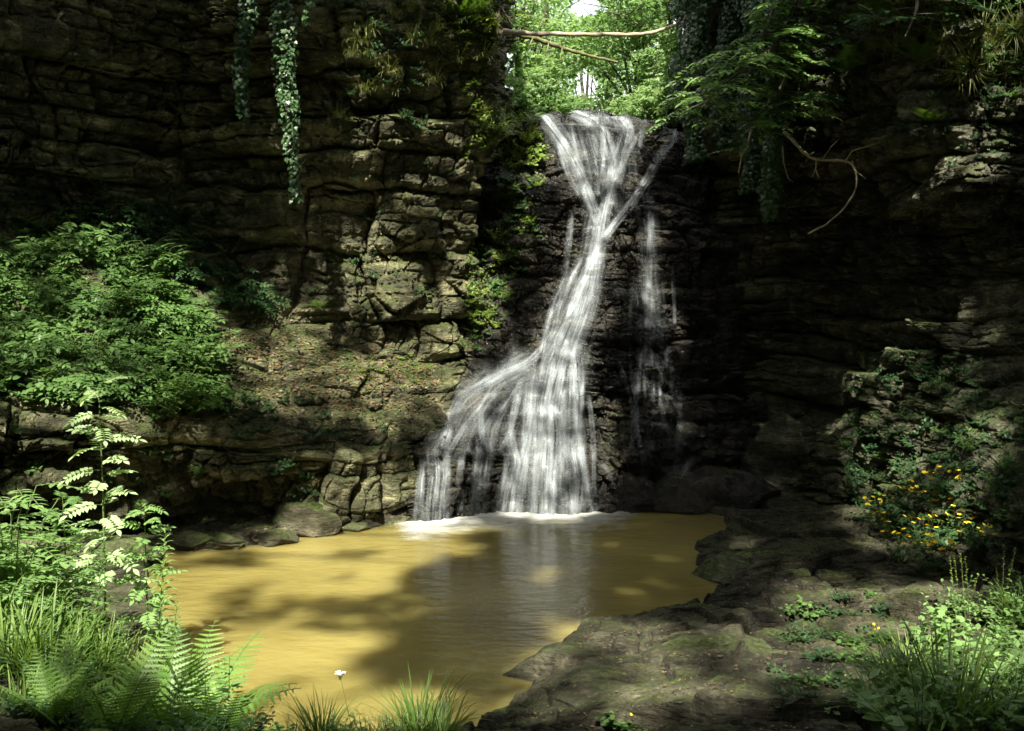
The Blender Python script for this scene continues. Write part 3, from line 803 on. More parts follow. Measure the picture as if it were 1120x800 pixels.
# loose threads between the main streams
rr = random.Random(5)
def thread(x0, y0, x1, y1, w, d, sway=5):
    k = max(4, int(abs(y1 - y0) / 22)); pts = []; ph = rr.uniform(0, 6)
    for i in range(k + 1):
        t = i / k
        pts.append((x0 + (x1 - x0) * t + sway * math.sin(ph + t * 4), y0 + (y1 - y0) * t, w * rr.uniform(.8, 1.3), d * rr.uniform(.7, 1.1)))
    ribbon('water_thread', pts, J_, fall, na=4)
for i in range(7): x = rr.uniform(600, 700); thread(x, rr.uniform(122, 145), 655 + (x - 655) * .35, 215, 7, .8, 3)
for i in range(5): x = rr.uniform(480, 560); thread(x + 30, rr.uniform(405, 440), x - 8, 495, 7, .6, 6)
for i in range(16): x = rr.uniform(545, 662); thread(x * .6 + 246, rr.uniform(400, 440), x, 570, 8, .75, 4)
for i in range(6): x = rr.uniform(690, 750); thread(x - 12, rr.uniform(300, 400), x, rr.uniform(470, 530), 6, .45, 5)
# foam and spreading wash where the water lands
fx = np.linspace(430, 712, 150)
basey = np.interp(fx, [430, 452, 475, 520, 560, 600, 650, 712], [578, 571, 565, 561, 559, 559, 560, 560])
rows = []
for j, dy in enumerate(np.linspace(-3, 36, 22)):
    rows.append([(*G0(x, y + dy), .018) for x, y in zip(fx, basey)])
rows = np.array(rows)
dd = np.interp(np.linspace(-3, 36, 22), [-3, 0, 6, 14, 26, 36], [1.7, 1.6, 1.15, .65, .2, -.2])[:, None]
dx = np.interp(fx, [430, 455, 480, 505, 520, 590, 640, 680, 712], [0, 1.1, 1.3, 1.0, .95, 1.05, 1.05, .5, 0])[None, :]
link('foam', mesh_from('foam', rows.reshape(-1, 3), grid_faces(*rows.shape[:2])[:, ::-1], M['foam'], attr={'dens': (dd * dx).ravel()}), fall)
# rounded swirl of wet mist-white water at the foot of each jet is part of the foam sheet

# ------------------------------------------------------------------ boulders
def rock_thing(name, px, py, size, label, cat='rock', mat='boulder', seed=1, z=None, flat=1.0, rot=0, sub_=5, group=None, sink=.35, amp=1.0):
    bm = bmesh.new(); bmesh.ops.create_icosphere(bm, subdivisions=sub_, radius=1)
    V = np.array([v.co for v in bm.verts]); F = np.array([[v.index for v in f.verts] for f in bm.faces]); bm.free()
    # flatten cut planes to get facets
    r_ = np.random.default_rng(seed)
    for _ in range(16):
        n_ = r_.normal(size=3); n_[2] *= .9; n_ /= np.linalg.norm(n_); c_ = r_.uniform(.58, .85)
        d_ = V @ n_; V = V - np.clip(d_ - c_, 0, None)[:, None] * n_ * 1.0
    s = np.array(size) * .5
    W = V * s
    nn = V / np.linalg.norm(V, axis=1)[:, None]
    D = fbm(V * 1.6 + seed * 7, 4, seed) * .07 * amp * s.min() * 2 + fbm(W * 9 + seed, 4, seed + 3) * .03 * amp
    s2, _f = strata_off(W[:, 2] + seed, W[:, :2], seed, .13)
    D = D + s2 * .05 * amp
    W = W + nn * D[:, None]
    c, sn = math.cos(rot), math.sin(rot)
    W = W @ np.array([[c, sn, 0], [-sn, c, 0], [0, 0, 1]])
    h, _ = hit(px, py)
    zz = h[2] if z is None else z
    W[:, 2] += s[2] * (1 - sink)
    o = link(name, mesh_from(name, W, F, M[mat], smooth=False), loc=(h[0], h[1], zz))
    tag(o, label, cat, group)
    return o
rock_thing('boulder', 338, 590, (.85, .6, .5), 'pale mossy boulder at the pool edge right under the left cliff', seed=3, z=-.0, amp=.7, mat='boulder')
rock_thing('boulder', 300, 590, (.55, .4, .3), 'low dark stone left of the pale mossy boulder', seed=4, z=-.06)
rock_thing('boulder', 245, 606, (.62, .4, .26), 'small moss topped stone in the shallow water at the pool left end', seed=5, z=-.07)
rock_thing('boulder', 205, 600, (.9, .5, .3), 'flat grey stone lying against the left bank ledge', seed=6, z=-.05)
rock_thing('boulder', 388, 575, (.4, .35, .24), 'small light stone between the mossy boulder and the left cascade', seed=8, z=-.05)
rock_thing('boulder', 742, 552, (1.3, .9, .8), 'black wet rock beside the pool right of the fall', mat='wet', seed=11, z=-.15)
rock_thing('boulder', 800, 548, (1.6, 1.2, .9), 'dark low rock where the pool meets the right cliff', mat='wet', seed=12, z=-.15)
rock_thing('boulder', 865, 500, (1.6, 1.2, 1.5), 'dark block with two pale sunlit patches under the right cliff', mat='cliff_r', seed=13, z=.1)
rock_thing('boulder', 700, 545, (.7, .5, .95), 'wet black knob of rock right at the foot of the fall', mat='wet', seed=14, z=-.2)
rock_thing('rock_slab', 640, 705, (1.25, .9, .42), 'broad mossy slab jutting into the pool with an orange stained tip', mat='shelf', seed=15, z=-.12, rot=.3)
rock_thing('rock_slab', 575, 765, (.75, .7, .45), 'rounded slab with a pale flat top at the near pool edge', mat='boulder', seed=16, z=-.18, rot=.2)
rock_thing('rock_slab', 660, 760, (1.0, .8, .45), 'smooth dark mossy slab at the bottom beside the yellow flowers', mat='shelf', seed=17, z=-.1, rot=-.3)
rock_thing('rock_slab', 780, 700, (1.3, .9, .4), 'cracked mossy slab in the middle of the right shelf', mat='shelf', seed=18, z=-.02, rot=.6)
rock_thing('rock_slab', 820, 610, (1.5, .9, .4), 'dark slab above the water at the pool right end', mat='cliff_r', seed=19, z=-.08, rot=.15)
rock_thing('boulder', 20, 618, (1.3, .7, .4), 'pale sunlit ledge stone behind the left grass tuft', mat='boulder', seed=20, z=.05)
rock_thing('boulder', 130, 612, (1.0, .5, .32), 'long pale stone behind the tall left stems', mat='boulder', seed=22, z=.02)

# ------------------------------------------------------------------ plant prototypes
def arc(p0, d0, L, droop, n=12, side=0.0):
    """a stem: start p0, direction d0, bending towards the ground"""
    p = np.array(p0, float); d = np.array(d0, float); d /= np.linalg.norm(d); out = [p.copy()]
    lat = np.cross(d, (0, 0, 1.0)); lat /= np.linalg.norm(lat) + 1e-9
    for i in range(n):
        d = d + np.array([0, 0, -1.0]) * droop / n + lat * side / n
        d /= np.linalg.norm(d); p = p + d * L / n; out.append(p.copy())
    return np.array(out)
def along(pts, t):
    x = t * (len(pts) - 1); i = min(int(x), len(pts) - 2); f = x - i
    d = pts[i + 1] - pts[i]
    return pts[i] * (1 - f) + pts[i + 1] * f, d / np.linalg.norm(d)
def frond_mb(L=.7, seed=0, droop=.9, npairs=19, wid=.23):
    r_ = random.Random(seed); b = MB()
    pts = arc((0, 0, 0), (0, .42, .9), L, droop, 16, r_.uniform(-.15, .15))
    b.tube(pts, np.linspace(.006, .0015, len(pts)) * L / .7, 1, 5)
    for i in range(npairs):
        t = .10 + .89 * i / (npairs - 1)
        p, d = along(pts, t)
        prof_ = math.sin(PI * min(1, (t * .93 + .06)) ** .75) ** .8
        pl = wid * L * (prof_ * .95 + .05) * r_.uniform(.9, 1.06)
        sx = np.cross(d, (0, 0, 1.0)); sx /= np.linalg.norm(sx)
        up = np.cross(sx, d)
        for s in (-1, 1):
            dd = sx * s + d * .35 - up * .10; dd /= np.linalg.norm(dd)
            b.leaves(T_PIN, [p], [dd - up * .08], [up], [pl], 0)
    return b
FR = [frond_mb(.7, k, d).mesh('frond', [M['fern'], M['stem']]) for k, d in ((1, .75), (2, 1.0), (3, .5))]
def fern(px, py, size, label, n=8, group='ferns', at=None, tilt=(0, 0), spread=1.0, seed=0, face=None):
    r_ = random.Random(seed + int(px) * 7 + int(py))
    if at is None:
        h, nn = hit(px, py); at = h
    root = link('fern', None, loc=at)
    tag(root, label, 'fern', group)
    for i in range(n):
        a = (i / n * 2 * PI if face is None else face + (i / max(1, n - 1) - .5) * 2.6) + r_.uniform(-.25, .25)
        link('frond', FR[r_.randrange(3)], root, (0, 0, .01), (r_.uniform(-.35, .25) * spread + tilt[0], r_.uniform(-.25, .25), a), size * r_.uniform(.75, 1.12))
    return root

def grass_mb(n=110, L=.5, rad=.12, droop=1.4, w=.006, seed=0):
    r_ = random.Random(seed); b = MB()
    for i in range(n):
        a = r_.uniform(0, 2 * PI); rr_ = rad * math.sqrt(r_.random())
        p = (rr_ * math.cos(a), rr_ * math.sin(a), 0)
        a2 = a + r_.uniform(-.6, .6); tl = r_.uniform(.1, .75)
        ll = L * r_.uniform(.5, 1.15)
        pts = arc(p, (math.cos(a2) * tl, math.sin(a2) * tl, 1), ll, droop * r_.uniform(.3, 1.3), 8)
        T = np.gradient(pts, axis=0); S = np.cross(T, (math.cos(a2), math.sin(a2), .01)) * 0 + np.cross(T, (0, 0, 1.0))
        S /= np.linalg.norm(S, axis=1)[:, None] + 1e-9
        ww = w * r_.uniform(.7, 1.4) * np.interp(np.linspace(0, 1, len(pts)), [0, .3, .8, 1], [.7, 1, .6, .05])[:, None]
        V = np.concatenate([pts - S * ww, pts + S * ww]); k = len(pts)
        F = np.array([(j, j + 1, k + j + 1, k + j) for j in range(k - 1)])
        b.add(V, F, 0)
    return b
GRASS = [grass_mb(120, .5, .12, 1.3, .006, 1).mesh('grass_tuft', [M['grass']]), grass_mb(90, .5, .14, 1.7, .0075, 2).mesh('grass_tuft', [M['grass']]),
         grass_mb(70, .35, .08, 1.0, .004, 3).mesh('grass_tuft', [M['grass_dry']]), grass_mb(90, .4, .08, 2.6, .004, 4).mesh('grass_tuft', [M['grass_dry']])]
def grass(px, py, size, label, k=0, group='grass tufts', at=None, rot=None):
    if at is None: at, _ = hit(px, py)
    o = link('grass_tuft', GRASS[k], None, at, rot or (0, 0, random.uniform(0, 6)), size)
    return tag(o, label, 'grass tuft', group)

def herb_mb(seed=0, nst=9, L=.32, leaf=.06, tpl=T_OVAL, per=9, spread=.8, droop=.5, up=.6):
    """a low leafy plant: stems fanning out with pairs of leaves; slot 0 leaf, 1 stem"""
    r_ = random.Random(seed); b = MB()
    for i in range(nst):
        a = i * 2.4 + r_.uniform(-.3, .3); tl = r_.uniform(.15, 1) * spread
        ll = L * r_.uniform(.6, 1.1)
        pts = arc((0, 0, 0), (math.cos(a) * tl, math.sin(a) * tl, 1), ll, droop, 8)
        b.tube(pts, np.linspace(.004, .0015, len(pts)), 1, 4)
        for j in range(per):
            t = .25 + .75 * j / (per - 1)
            p, d = along(pts, t)
            th = j * 2.4 + r_.uniform(-.4, .4)
            dd = np.array([math.cos(th), math.sin(th), r_.uniform(-.25, .35)]) + d * .4
            b.leaves(tpl, [p], [dd], [(r_.uniform(-.3, .3), r_.uniform(-.3, .3), 1)], [leaf * r_.uniform(.6, 1.15) * (1.15 - .4 * t)], 0)
    return b
def pinnate(b, p, d, up, L, pairs, leaf, r_, tpl=T_OVAL, m=0, droop=.5):
    """one compound leaf"""
    pts = arc(p, d, L, droop, 6)
    b.tube(pts, [.002] * len(pts), 1, 3)
    for i in range(pairs):
        t = .25 + .68 * i / max(1, pairs - 1)
        q, dd = along(pts, t)
        s_ = np.cross(dd, up); s_ /= np.linalg.norm(s_) + 1e-9
        for s in (-1, 1):
            b.leaves(tpl, [q], [s_ * s + dd * .35 + np.array([0, 0, r_.uniform(-.2, .1)])], [up], [leaf * r_.uniform(.85, 1.1) * math.sin(PI * (.25 + .6 * t)) ** .4], m)
    b.leaves(tpl, [pts[-1]], [pts[-1] - pts[-2]], [up], [leaf], m)
def shrub_mb(seed=0, nst=13, L=.55, cl=.20, pairs=3, leaf=.095, per=5, spread=1.0, droop=.6):
    """a bushy shrub of compound leaves carried in flat layers"""
    r_ = random.Random(seed); b = MB()
    for i in range(nst):
        a = i * 2.4 + r_.uniform(-.3, .3); tl = r_.uniform(.1, 1) * spread
        pts = arc((0, 0, 0), (math.cos(a) * tl, math.sin(a) * tl, 1), L * r_.uniform(.5, 1.1), droop, 8)
        b.tube(pts, np.linspace(.006, .002, len(pts)), 1, 4)
        for j in range(per):
            p, d = along(pts, .35 + .65 * j / (per - 1))
            th = j * 2.4 + r_.uniform(-.5, .5)
            pinnate(b, p, (math.cos(th), math.sin(th), r_.uniform(.0, .35)), np.array([0, 0, 1.0]), cl * r_.uniform(.7, 1.1), pairs, leaf, r_)
    return b
HERB = [herb_mb(k, 11, .32, .085, T_OVAL, 9, 1.0).mesh('leafy_herb', [M['leaf'], M['stem']]) for k in (1, 2, 3)]
HERBR = [herb_mb(k, 9, .26, .085, T_ROUND, 7, 1.1).mesh('leafy_herb', [M['leaf'], M['stem']]) for k in (4, 5)]
SHRUB = [shrub_mb(k).mesh('shrub', [M['leaf'], M['stem']]) for k in (1, 2, 3)]
def with_mats(me, mats, name=None):
    c = me.copy()
    for i, m in enumerate(mats): c.materials[i] = m
    if name: c.name = name
    return c
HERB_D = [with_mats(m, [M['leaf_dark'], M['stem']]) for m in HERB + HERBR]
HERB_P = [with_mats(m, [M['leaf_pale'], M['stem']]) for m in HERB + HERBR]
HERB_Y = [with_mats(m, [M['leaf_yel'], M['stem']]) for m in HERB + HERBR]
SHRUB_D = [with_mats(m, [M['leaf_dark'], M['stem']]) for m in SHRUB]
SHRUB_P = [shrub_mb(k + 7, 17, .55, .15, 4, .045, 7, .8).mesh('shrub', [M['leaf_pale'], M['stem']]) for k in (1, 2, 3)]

def inpoly(x, y, poly):
    c = False; n = len(poly)
    for i in range(n):
        x1, y1 = poly[i]; x2, y2 = poly[(i + 1) % n]
        if (y1 > y) != (y2 > y) and x < x1 + (y - y1) * (x2 - x1) / (y2 - y1): c = not c
    return c
def scatter(poly, n, seed=0, mind=0):
    r_ = random.Random(seed); xs_ = [p[0] for p in poly]; ys_ = [p[1] for p in poly]; out = []; k = 0
    while len(out) < n and k < n * 60:
        k += 1
        x, y = r_.uniform(min(xs_), max(xs_)), r_.uniform(min(ys_), max(ys_))
        if inpoly(x, y, poly) and all((x - a) ** 2 + (y - b) ** 2 > mind ** 2 for a, b in out): out.append((x, y))
    return out
def mesh_np(me):
    v = np.empty(len(me.vertices) * 3, np.float32); me.vertices.foreach_get('co', v)
    l = np.empty(len(me.loops), np.int32); me.loops.foreach_get('vertex_index', l)
    m = np.empty(len(me.polygons), np.int32); me.polygons.foreach_get('material_index', m)
    return v.reshape(-1, 3).astype(float), l.reshape(-1, 4), m
def plant_patch(name, protos, poly, n, size, label, cat, group, seed=0, lean=.5, mind=0, sink=.03, stuff=False, where=''):
    r_ = random.Random(seed + 99)
    xs_ = [p[0] for p in poly]; ys_ = [p[1] for p in poly]; b = MB(); mats_ = None
    for x, y in scatter(poly, n, seed, mind):
        h, nn = hit(x, y)
        if h is None: continue
        q = Vector((nn.x * lean, nn.y * lean, 1)).normalized().to_track_quat('Z', 'Y').to_euler()
        e = Matrix.Rotation(r_.uniform(0, 6.28), 3, 'Z')
        m3 = q.to_matrix() @ e
        pr = protos[r_.randrange(len(protos))]; sc_ = size * r_.uniform(.7, 1.25); loc = h - Vector((0, 0, sink)) - nn * .02
        if stuff:
            v, f, m = mesh_np(pr); v = v @ np.array(m3).T * sc_ + np.array(loc)
            for k in range(2): b.F[4].append(f[m == k] + b.n); b.M[4].append(np.full((m == k).sum(), k))
            b.V.append(v); b.n += len(v); mats_ = list(pr.materials)
            continue
        o = link(name, pr, None, loc, m3.to_euler(), sc_)
        tx = (max(min(x, 1119), 1) - max(min(xs_), 0)) / (min(max(xs_), 1119) - max(min(xs_), 0)); ty = (max(y, 0) - max(min(ys_), 0)) / (min(max(ys_), 800) - max(min(ys_), 0))
        sz = 'small ' if sc_ < size * .88 else ('large ' if sc_ > size * 1.08 else '')
        lb = sz + label + ', ' + ('top' if ty < .2 else 'upper' if ty < .4 else 'middle' if ty < .6 else 'lower' if ty < .8 else 'bottom') + ' ' + ('far left' if tx < .2 else 'left' if tx < .4 else 'centre' if tx < .6 else 'right' if tx < .8 else 'far right')
        tag(o, lb, cat, group)
    if stuff and b.n:
        o = link('ground_cover', b.mesh('ground_cover', mats_)); tag(o, label, cat, None, 'stuff')

# terrace above the left ledge
plant_patch('leafy_herb', HERB + HERBR, [(-20, 262), (60, 250), (130, 262), (205, 300), (235, 400), (225, 435), (150, 450), (60, 440), (-20, 440)], 130, 1.2,
            'green herb on the left terrace', 'herb', 'leafy herbs covering the left terrace', 1, .5, 11)
plant_patch('shrub', SHRUB, [(-10, 290), (90, 270), (195, 320), (235, 400), (235, 445), (170, 455), (60, 430), (-10, 430)], 24, .8,
            'layered shrub on the left terrace', 'shrub', 'shrubs on the left terrace', 2, .6, 30)
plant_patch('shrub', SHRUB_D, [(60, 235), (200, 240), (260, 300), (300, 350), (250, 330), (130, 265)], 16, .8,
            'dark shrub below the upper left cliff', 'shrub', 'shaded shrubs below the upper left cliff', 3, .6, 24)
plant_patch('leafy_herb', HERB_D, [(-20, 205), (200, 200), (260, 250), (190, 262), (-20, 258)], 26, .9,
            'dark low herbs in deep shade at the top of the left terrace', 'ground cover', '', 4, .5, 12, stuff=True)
plant_patch('leafy_herb', HERB_D + HERB, [(215, 420), (330, 430), (370, 470), (345, 545), (300, 545), (250, 470)], 22, .65,
            'small green plants among dead leaves on the slope left of the fall', 'ground cover', '', 5, .5, 12, stuff=True)
plant_patch('leafy_herb', HERB_D + HERB, [(-10, 450), (140, 460), (230, 480), (220, 560), (100, 560), (-10, 520)], 14, .6,
            'small plants rooted in the face of the left ledge', 'ground cover', '', 6, .8, 16, stuff=True)
for i, (x, y, s, lb) in enumerate([(175, 300, 1.1, 'tall shrub with spreading layered leaves at the left terrace crest'), (200, 410, 1.15, 'large leafy shrub overhanging the dark end of the left terrace'),
                      (190, 455, 1.1, 'drooping shrub at the lower corner of the left terrace'), (150, 350, 1.1, 'bright layered shrub in the middle of the left terrace'), (218, 450, .9, 'rightmost shrub of the left terrace spilling into the shadow')]):
    h, nn = hit(x, y)
    tag(link('shrub', SHRUB[i % 3], None, h, (.2, 0, i * 1.7), s), lb, 'shrub')

# sunny herbs and grass in the gully left of the fall and on the cliff
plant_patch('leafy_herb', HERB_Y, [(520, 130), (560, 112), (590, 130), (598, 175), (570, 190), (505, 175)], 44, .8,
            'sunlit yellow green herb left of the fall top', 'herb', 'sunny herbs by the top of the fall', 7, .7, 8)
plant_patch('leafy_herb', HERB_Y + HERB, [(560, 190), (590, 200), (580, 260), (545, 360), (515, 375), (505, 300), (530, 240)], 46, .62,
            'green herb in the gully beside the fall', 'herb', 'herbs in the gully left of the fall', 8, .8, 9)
for i, (x, y) in enumerate(scatter([(520, 120), (575, 108), (596, 150), (570, 185), (515, 175)], 12, 3, 10)):
    grass(x, y, .7, 'sunlit grass tuft on the ledge left of the fall top', 2, 'grass by the top of the fall')
for i, (x, y) in enumerate(scatter([(360, 20), (530, 5), (545, 60), (470, 110), (360, 110)], 22, 4, 14)):
    grass(x, y, .8, 'dry grass tuft on the left cliff top, ' + ('upper' if y < 40 else 'middle' if y < 75 else 'lower') + ' row, ' + ('left end' if x < 400 else 'left middle' if x < 440 else 'right middle' if x < 490 else 'right end'), 3, 'grass hanging on the left cliff')
plant_patch('leafy_herb', HERB_D + HERB, [(350, -10), (550, -10), (540, 90), (470, 150), (380, 110)], 75, .6,
            'small plants clinging to the upper left cliff beside the gap', 'ground cover', '', 9, .9, 9, stuff=True)
plant_patch('leafy_herb', HERB_D + HERB, [(200, 40), (520, 150), (520, 330), (330, 330), (200, 200)], 46, .4,
            'tiny plants in the cracks of the middle left cliff', 'ground cover', '', 10, .9, 14, stuff=True)
plant_patch('leafy_herb', HERB_Y, [(380, 395), (460, 385), (480, 405), (430, 430), (385, 425)], 40, .3,
            'low sunlit plants on the mossy step below the left cliff', 'ground cover', '', 11, .6, 6, stuff=True)
plant_patch('leafy_herb', HERB_D + HERB, [(300, 520), (345, 520), (345, 545), (300, 548)], 10, .35,
            'small bright plants on the block by the pool', 'ground cover', '', 12, .6, 7, stuff=True)

# right bank
plant_patch('leafy_herb', HERB_D + HERB, [(925, 440), (1060, 470), (1130, 520), (1130, 610), (1000, 600), (930, 570)], 56, .72,
            'dark green herb on the shaded right bank', 'herb', 'herbs on the shaded right bank', 13, .5, 13)
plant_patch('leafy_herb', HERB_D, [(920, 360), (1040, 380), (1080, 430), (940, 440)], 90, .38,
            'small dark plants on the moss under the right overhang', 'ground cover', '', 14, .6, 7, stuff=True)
plant_patch('leafy_herb', HERBR + HERB_D, [(860, 660), (960, 640), (980, 730), (900, 730), (860, 700)], 16, .55,
            'small plant on the right stone shelf', 'herb', 'plants growing on the right shelf', 15, .3, 16)
plant_patch('leafy_herb', HERBR + HERB_D, [(835, 740), (940, 740), (960, 790), (850, 770), (820, 700)], 12, .4,
            'low plant in a crack of the right shelf', 'herb', 'low plants in the shelf cracks', 16, .3, 12)

plant_patch('leafy_herb', HERB + HERB_D, [(925, 370), (1060, 390), (1130, 440), (1130, 610), (1000, 600), (925, 540)], 190, .42,
            'green creeping plants covering the right bank', 'ground cover', '', 30, .6, 7, stuff=True)
plant_patch('leafy_herb', HERB_Y + HERB, [(502, -5), (545, -5), (540, 60), (530, 115), (505, 115)], 40, .5,
            'bright plants softening the cliff edge beside the leafy gap', 'ground cover', '', 31, .8, 6, stuff=True)
plant_patch('leafy_herb', HERB_Y + HERB, [(525, 190), (600, 180), (592, 260), (560, 350), (520, 385), (505, 380), (515, 300)], 80, .36,
            'low green plants clothing the gully left of the fall', 'ground cover', '', 32, .8, 6, stuff=True)
plant_patch('leafy_herb', HERB_D + HERB, [(740, 20), (1000, 10), (1120, 40), (1120, 180), (1000, 180), (900, 120), (760, 110)], 120, .42,
            'small plants trailing over the upper right cliff', 'ground cover', '', 33, .9, 9, stuff=True)
plant_patch('leafy_herb', HERB_D + HERB, [(240, 340), (480, 400), (480, 470), (330, 500), (240, 430)], 80, .3,
            'small plants among the leaf litter on the middle ledge', 'ground cover', '', 34, .6, 9, stuff=True)

# plants with yellow flowers
def flower_mb(n=12, r0=.22, z0=.38, size=.022, seed=0):
    r_ = random.Random(seed); b = MB()
    for i in range(n):
        a = r_.uniform(0, 6.28); q = r0 * math.sqrt(r_.random()); z = z0 * r_.uniform(.8, 1.25)
        c = np.array([q * math.cos(a), q * math.sin(a), z])
        b.tube(np.array([(q * .4 * math.cos(a), q * .4 * math.sin(a), z * .4), c]), [.0015, .001], 1, 3)
        ux = r_.uniform(-.5, .5); uy = r_.uniform(-.9, .1)
        up_ = np.array([ux, uy, .8]); up_ /= np.linalg.norm(up_)
        e1 = np.cross(up_, (1, 0, 0)); e1 /= np.linalg.norm(e1); e2 = np.cross(up_, e1)
        for k in range(5):
            t = k * 1.2566
            b.leaves(T_ROUND, [c], [e1 * math.cos(t) + e2 * math.sin(t) + up_ * .15], [up_], [size], 0)
    return b
YF = [flower_mb(20, .24, .36, .034, k).mesh('flowers', [M['yellow'], M['stem']]) for k in (1, 2)]
YF1 = [flower_mb(3, .08, .2, .022, k).mesh('flowers', [M['yellow'], M['stem']]) for k in (3, 4)]
HERB_L = [herb_mb(k, 12, .42, .085, T_OVAL, 9, 1.0).mesh('foliage', [M['leaf_dark'], M['stem']]) for k in (11, 12)]
def yplant(x, y, s, label, few=False, group='yellow flowered plants on the right bank'):
    h, nn = hit(x, y)
    r = link('flowering_plant', None, loc=h - Vector((0, 0, .03)), rot=(0, 0, random.uniform(0, 6)), scale=s)
    tag(r, label, 'flowering plant', group)
    link('foliage', random.choice(HERB_L) if not few else HERBR[0], r)
    link('flowers', random.choice(YF1 if few else YF), r)
for i, (x, y) in enumerate([(1000, 560), (1030, 545), (975, 590), (1010, 600), (1050, 590), (960, 575), (1035, 575), (985, 615), (1070, 610), (1020, 625)]):
    yplant(x, y, .85, 'leafy plant with small yellow flowers on the right bank, ' + ['centre of the group', 'top of the group', 'left edge of the group', 'centre right, lower row', 'upper right of the group', 'leftmost of all', 'middle right of the group', 'bottom left of the group', 'bottom right of the group', 'lowest of the group'][i])
yplant(925, 705, .6, 'single small plant with one orange yellow bloom on the right shelf', True)
yplant(672, 792, .55, 'low yellow flowers at the bottom edge beside the dark slab', True)
yplant(690, 798, .5, 'tiny yellow flowers right of the low ones at the bottom edge', True)
yplant(960, 700, .6, 'yellow flowered plant next to the right foreground bush', True)

# right foreground bush: a thicket of pale green herbs and grass
BIG = [herb_mb(k, 11, .5, .085, T_OVAL, 11, .8, .45).mesh('leafy_herb', [M['leaf_pale'], M['stem']]) for k in (21, 22)]
BIGR = [herb_mb(k, 9, .42, .10, T_ROUND, 9, .9, .5).mesh('leafy_herb', [M['leaf_pale'], M['stem']]) for k in (23, 24)]
plant_patch('leafy_herb', BIG + BIGR, [(1030, 680), (1140, 640), (1160, 800), (1000, 840), (975, 770)], 40, .72,
            'pale leafy plant in the lower right thicket', 'herb', 'leafy plants in the lower right thicket', 17, .2, 16)
for i, (x, y) in enumerate([(985, 770), (1010, 790), (1000, 750), (1040, 800), (1120, 690), (970, 795)]):
    grass(x, y, .75, ['arching grass at the left edge of the lower right thicket', 'arching grass near the bottom of the right thicket', 'arching grass at the upper left of the right thicket', 'arching grass at the bottom middle of the right thicket', 'arching grass beside the right picture edge', 'arching grass furthest left on the stone shelf'][i], 0, 'grass of the lower right thicket')
def stalks(x, y, n, L, label, seed, at=None):
    r_ = random.Random(seed); b = MB()
    for i in range(n):
        a = r_.uniform(0, 6.28)
        pts = arc((r_.uniform(-.06, .06), r_.uniform(-.06, .06), 0), (math.cos(a) * .22, math.sin(a) * .22, 1), L * r_.uniform(.7, 1.1), .25, 8)
        b.tube(pts, np.linspace(.003, .0012, 9), 1, 4)
        for k in range(10):
            p, d = along(pts, 1 - k * .035)
            b.leaves(T_ROUND, [p], [d * .6 + rndunit(1)[0] * .7], [(0, 0, 1)], [.022], 0)
    h = at or hit(x, y)[0]
    return tag(link('seed_stalks', b.mesh('seed_stalks', [M['leaf_yel'], M['stem']]), None, h), label, 'seed stalks')
stalks(1055, 690, 5, .62, 'tall budding stalks rising from the lower right thicket', 3)
stalks(1100, 680, 4, .55, 'thin seed stalks at the right edge above the thicket', 4)

# ------------------------------------------------------------------ left foreground
def at_xy(x, y):
    h = TERR.ray_cast(Vector((x, y, 4)), Vector((0, 0, -1)))
    return h[0]
def base_at(px, Y):
    """ground point in picture column px at true distance Y"""
    return at_xy((px - 560) / FPX * (Y + .05), Y)
for i, (x, Y, s, f_, lb) in enumerate([
    (185, 5.6, 1.12, None, 'large bright fern leaning over the pool edge in the left foreground'),
    (120, 5.2, .85, None, 'low bright fern at the bottom of the left foreground'),
    (205, 5.95, 1.12, None, 'upright fern nearest the water on the left bank'),
    (55, 5.15, .72, None, 'leftmost fern in the dark lower left corner'),
    (160, 6.1, .66, None, 'fern between the long grass and the pool'),
    (235, 5.35, .6, None, 'small fern at the right end of the left foreground plants'),
    ]):
    fern(x, 700, s, lb, 9, 'ferns of the left foreground', seed=i, at=base_at(x, Y))
for i, (x, Y, s) in enumerate([(10, 5.7, .95), (45, 5.65, 1.0), (80, 5.95, .95), (-15, 6.0, 1.05), (30, 6.2, 1.0), (70, 6.3, .9), (105, 6.2, .8), (20, 5.3, .6)]):
    grass(x, 0, s, ['broad long bladed grass clump at the lower left edge', 'dense long grass clump behind the lower left fern', 'arching grass clump near the low bright fern', 'tall grass clump cut by the left picture edge', 'grass clump just behind the broad clump at lower left', 'grass clump below the pale shrubs', 'rightmost long grass clump next to the tall stems', 'short grass clump between the two lowest ferns'][i], i % 2, 'long grass clumps of the left foreground', at=base_at(x, Y))
for i, (x, Y, s) in enumerate([(110, 6.9, 1.0), (140, 6.8, 1.1), (165, 6.9, 1.0), (180, 6.6, .9), (90, 7.2, 1.0), (125, 6.5, 1.0), (195, 6.3, .8)]):
    grass(x, 0, s, 'pale dry grass behind the left foreground ferns', 2, 'pale grass along the left bank', at=base_at(x, Y))
for i, (px, Y, s) in enumerate([(-20, 6.6, 1.8), (12, 6.8, 2.0), (38, 7.1, 1.5), (-8, 7.4, 2.1), (28, 6.4, 1.2)]):
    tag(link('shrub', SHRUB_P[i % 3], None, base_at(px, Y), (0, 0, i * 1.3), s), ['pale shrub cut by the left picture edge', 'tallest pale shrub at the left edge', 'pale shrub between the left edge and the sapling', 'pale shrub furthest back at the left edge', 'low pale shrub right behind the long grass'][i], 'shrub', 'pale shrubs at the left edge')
lowb = MB()
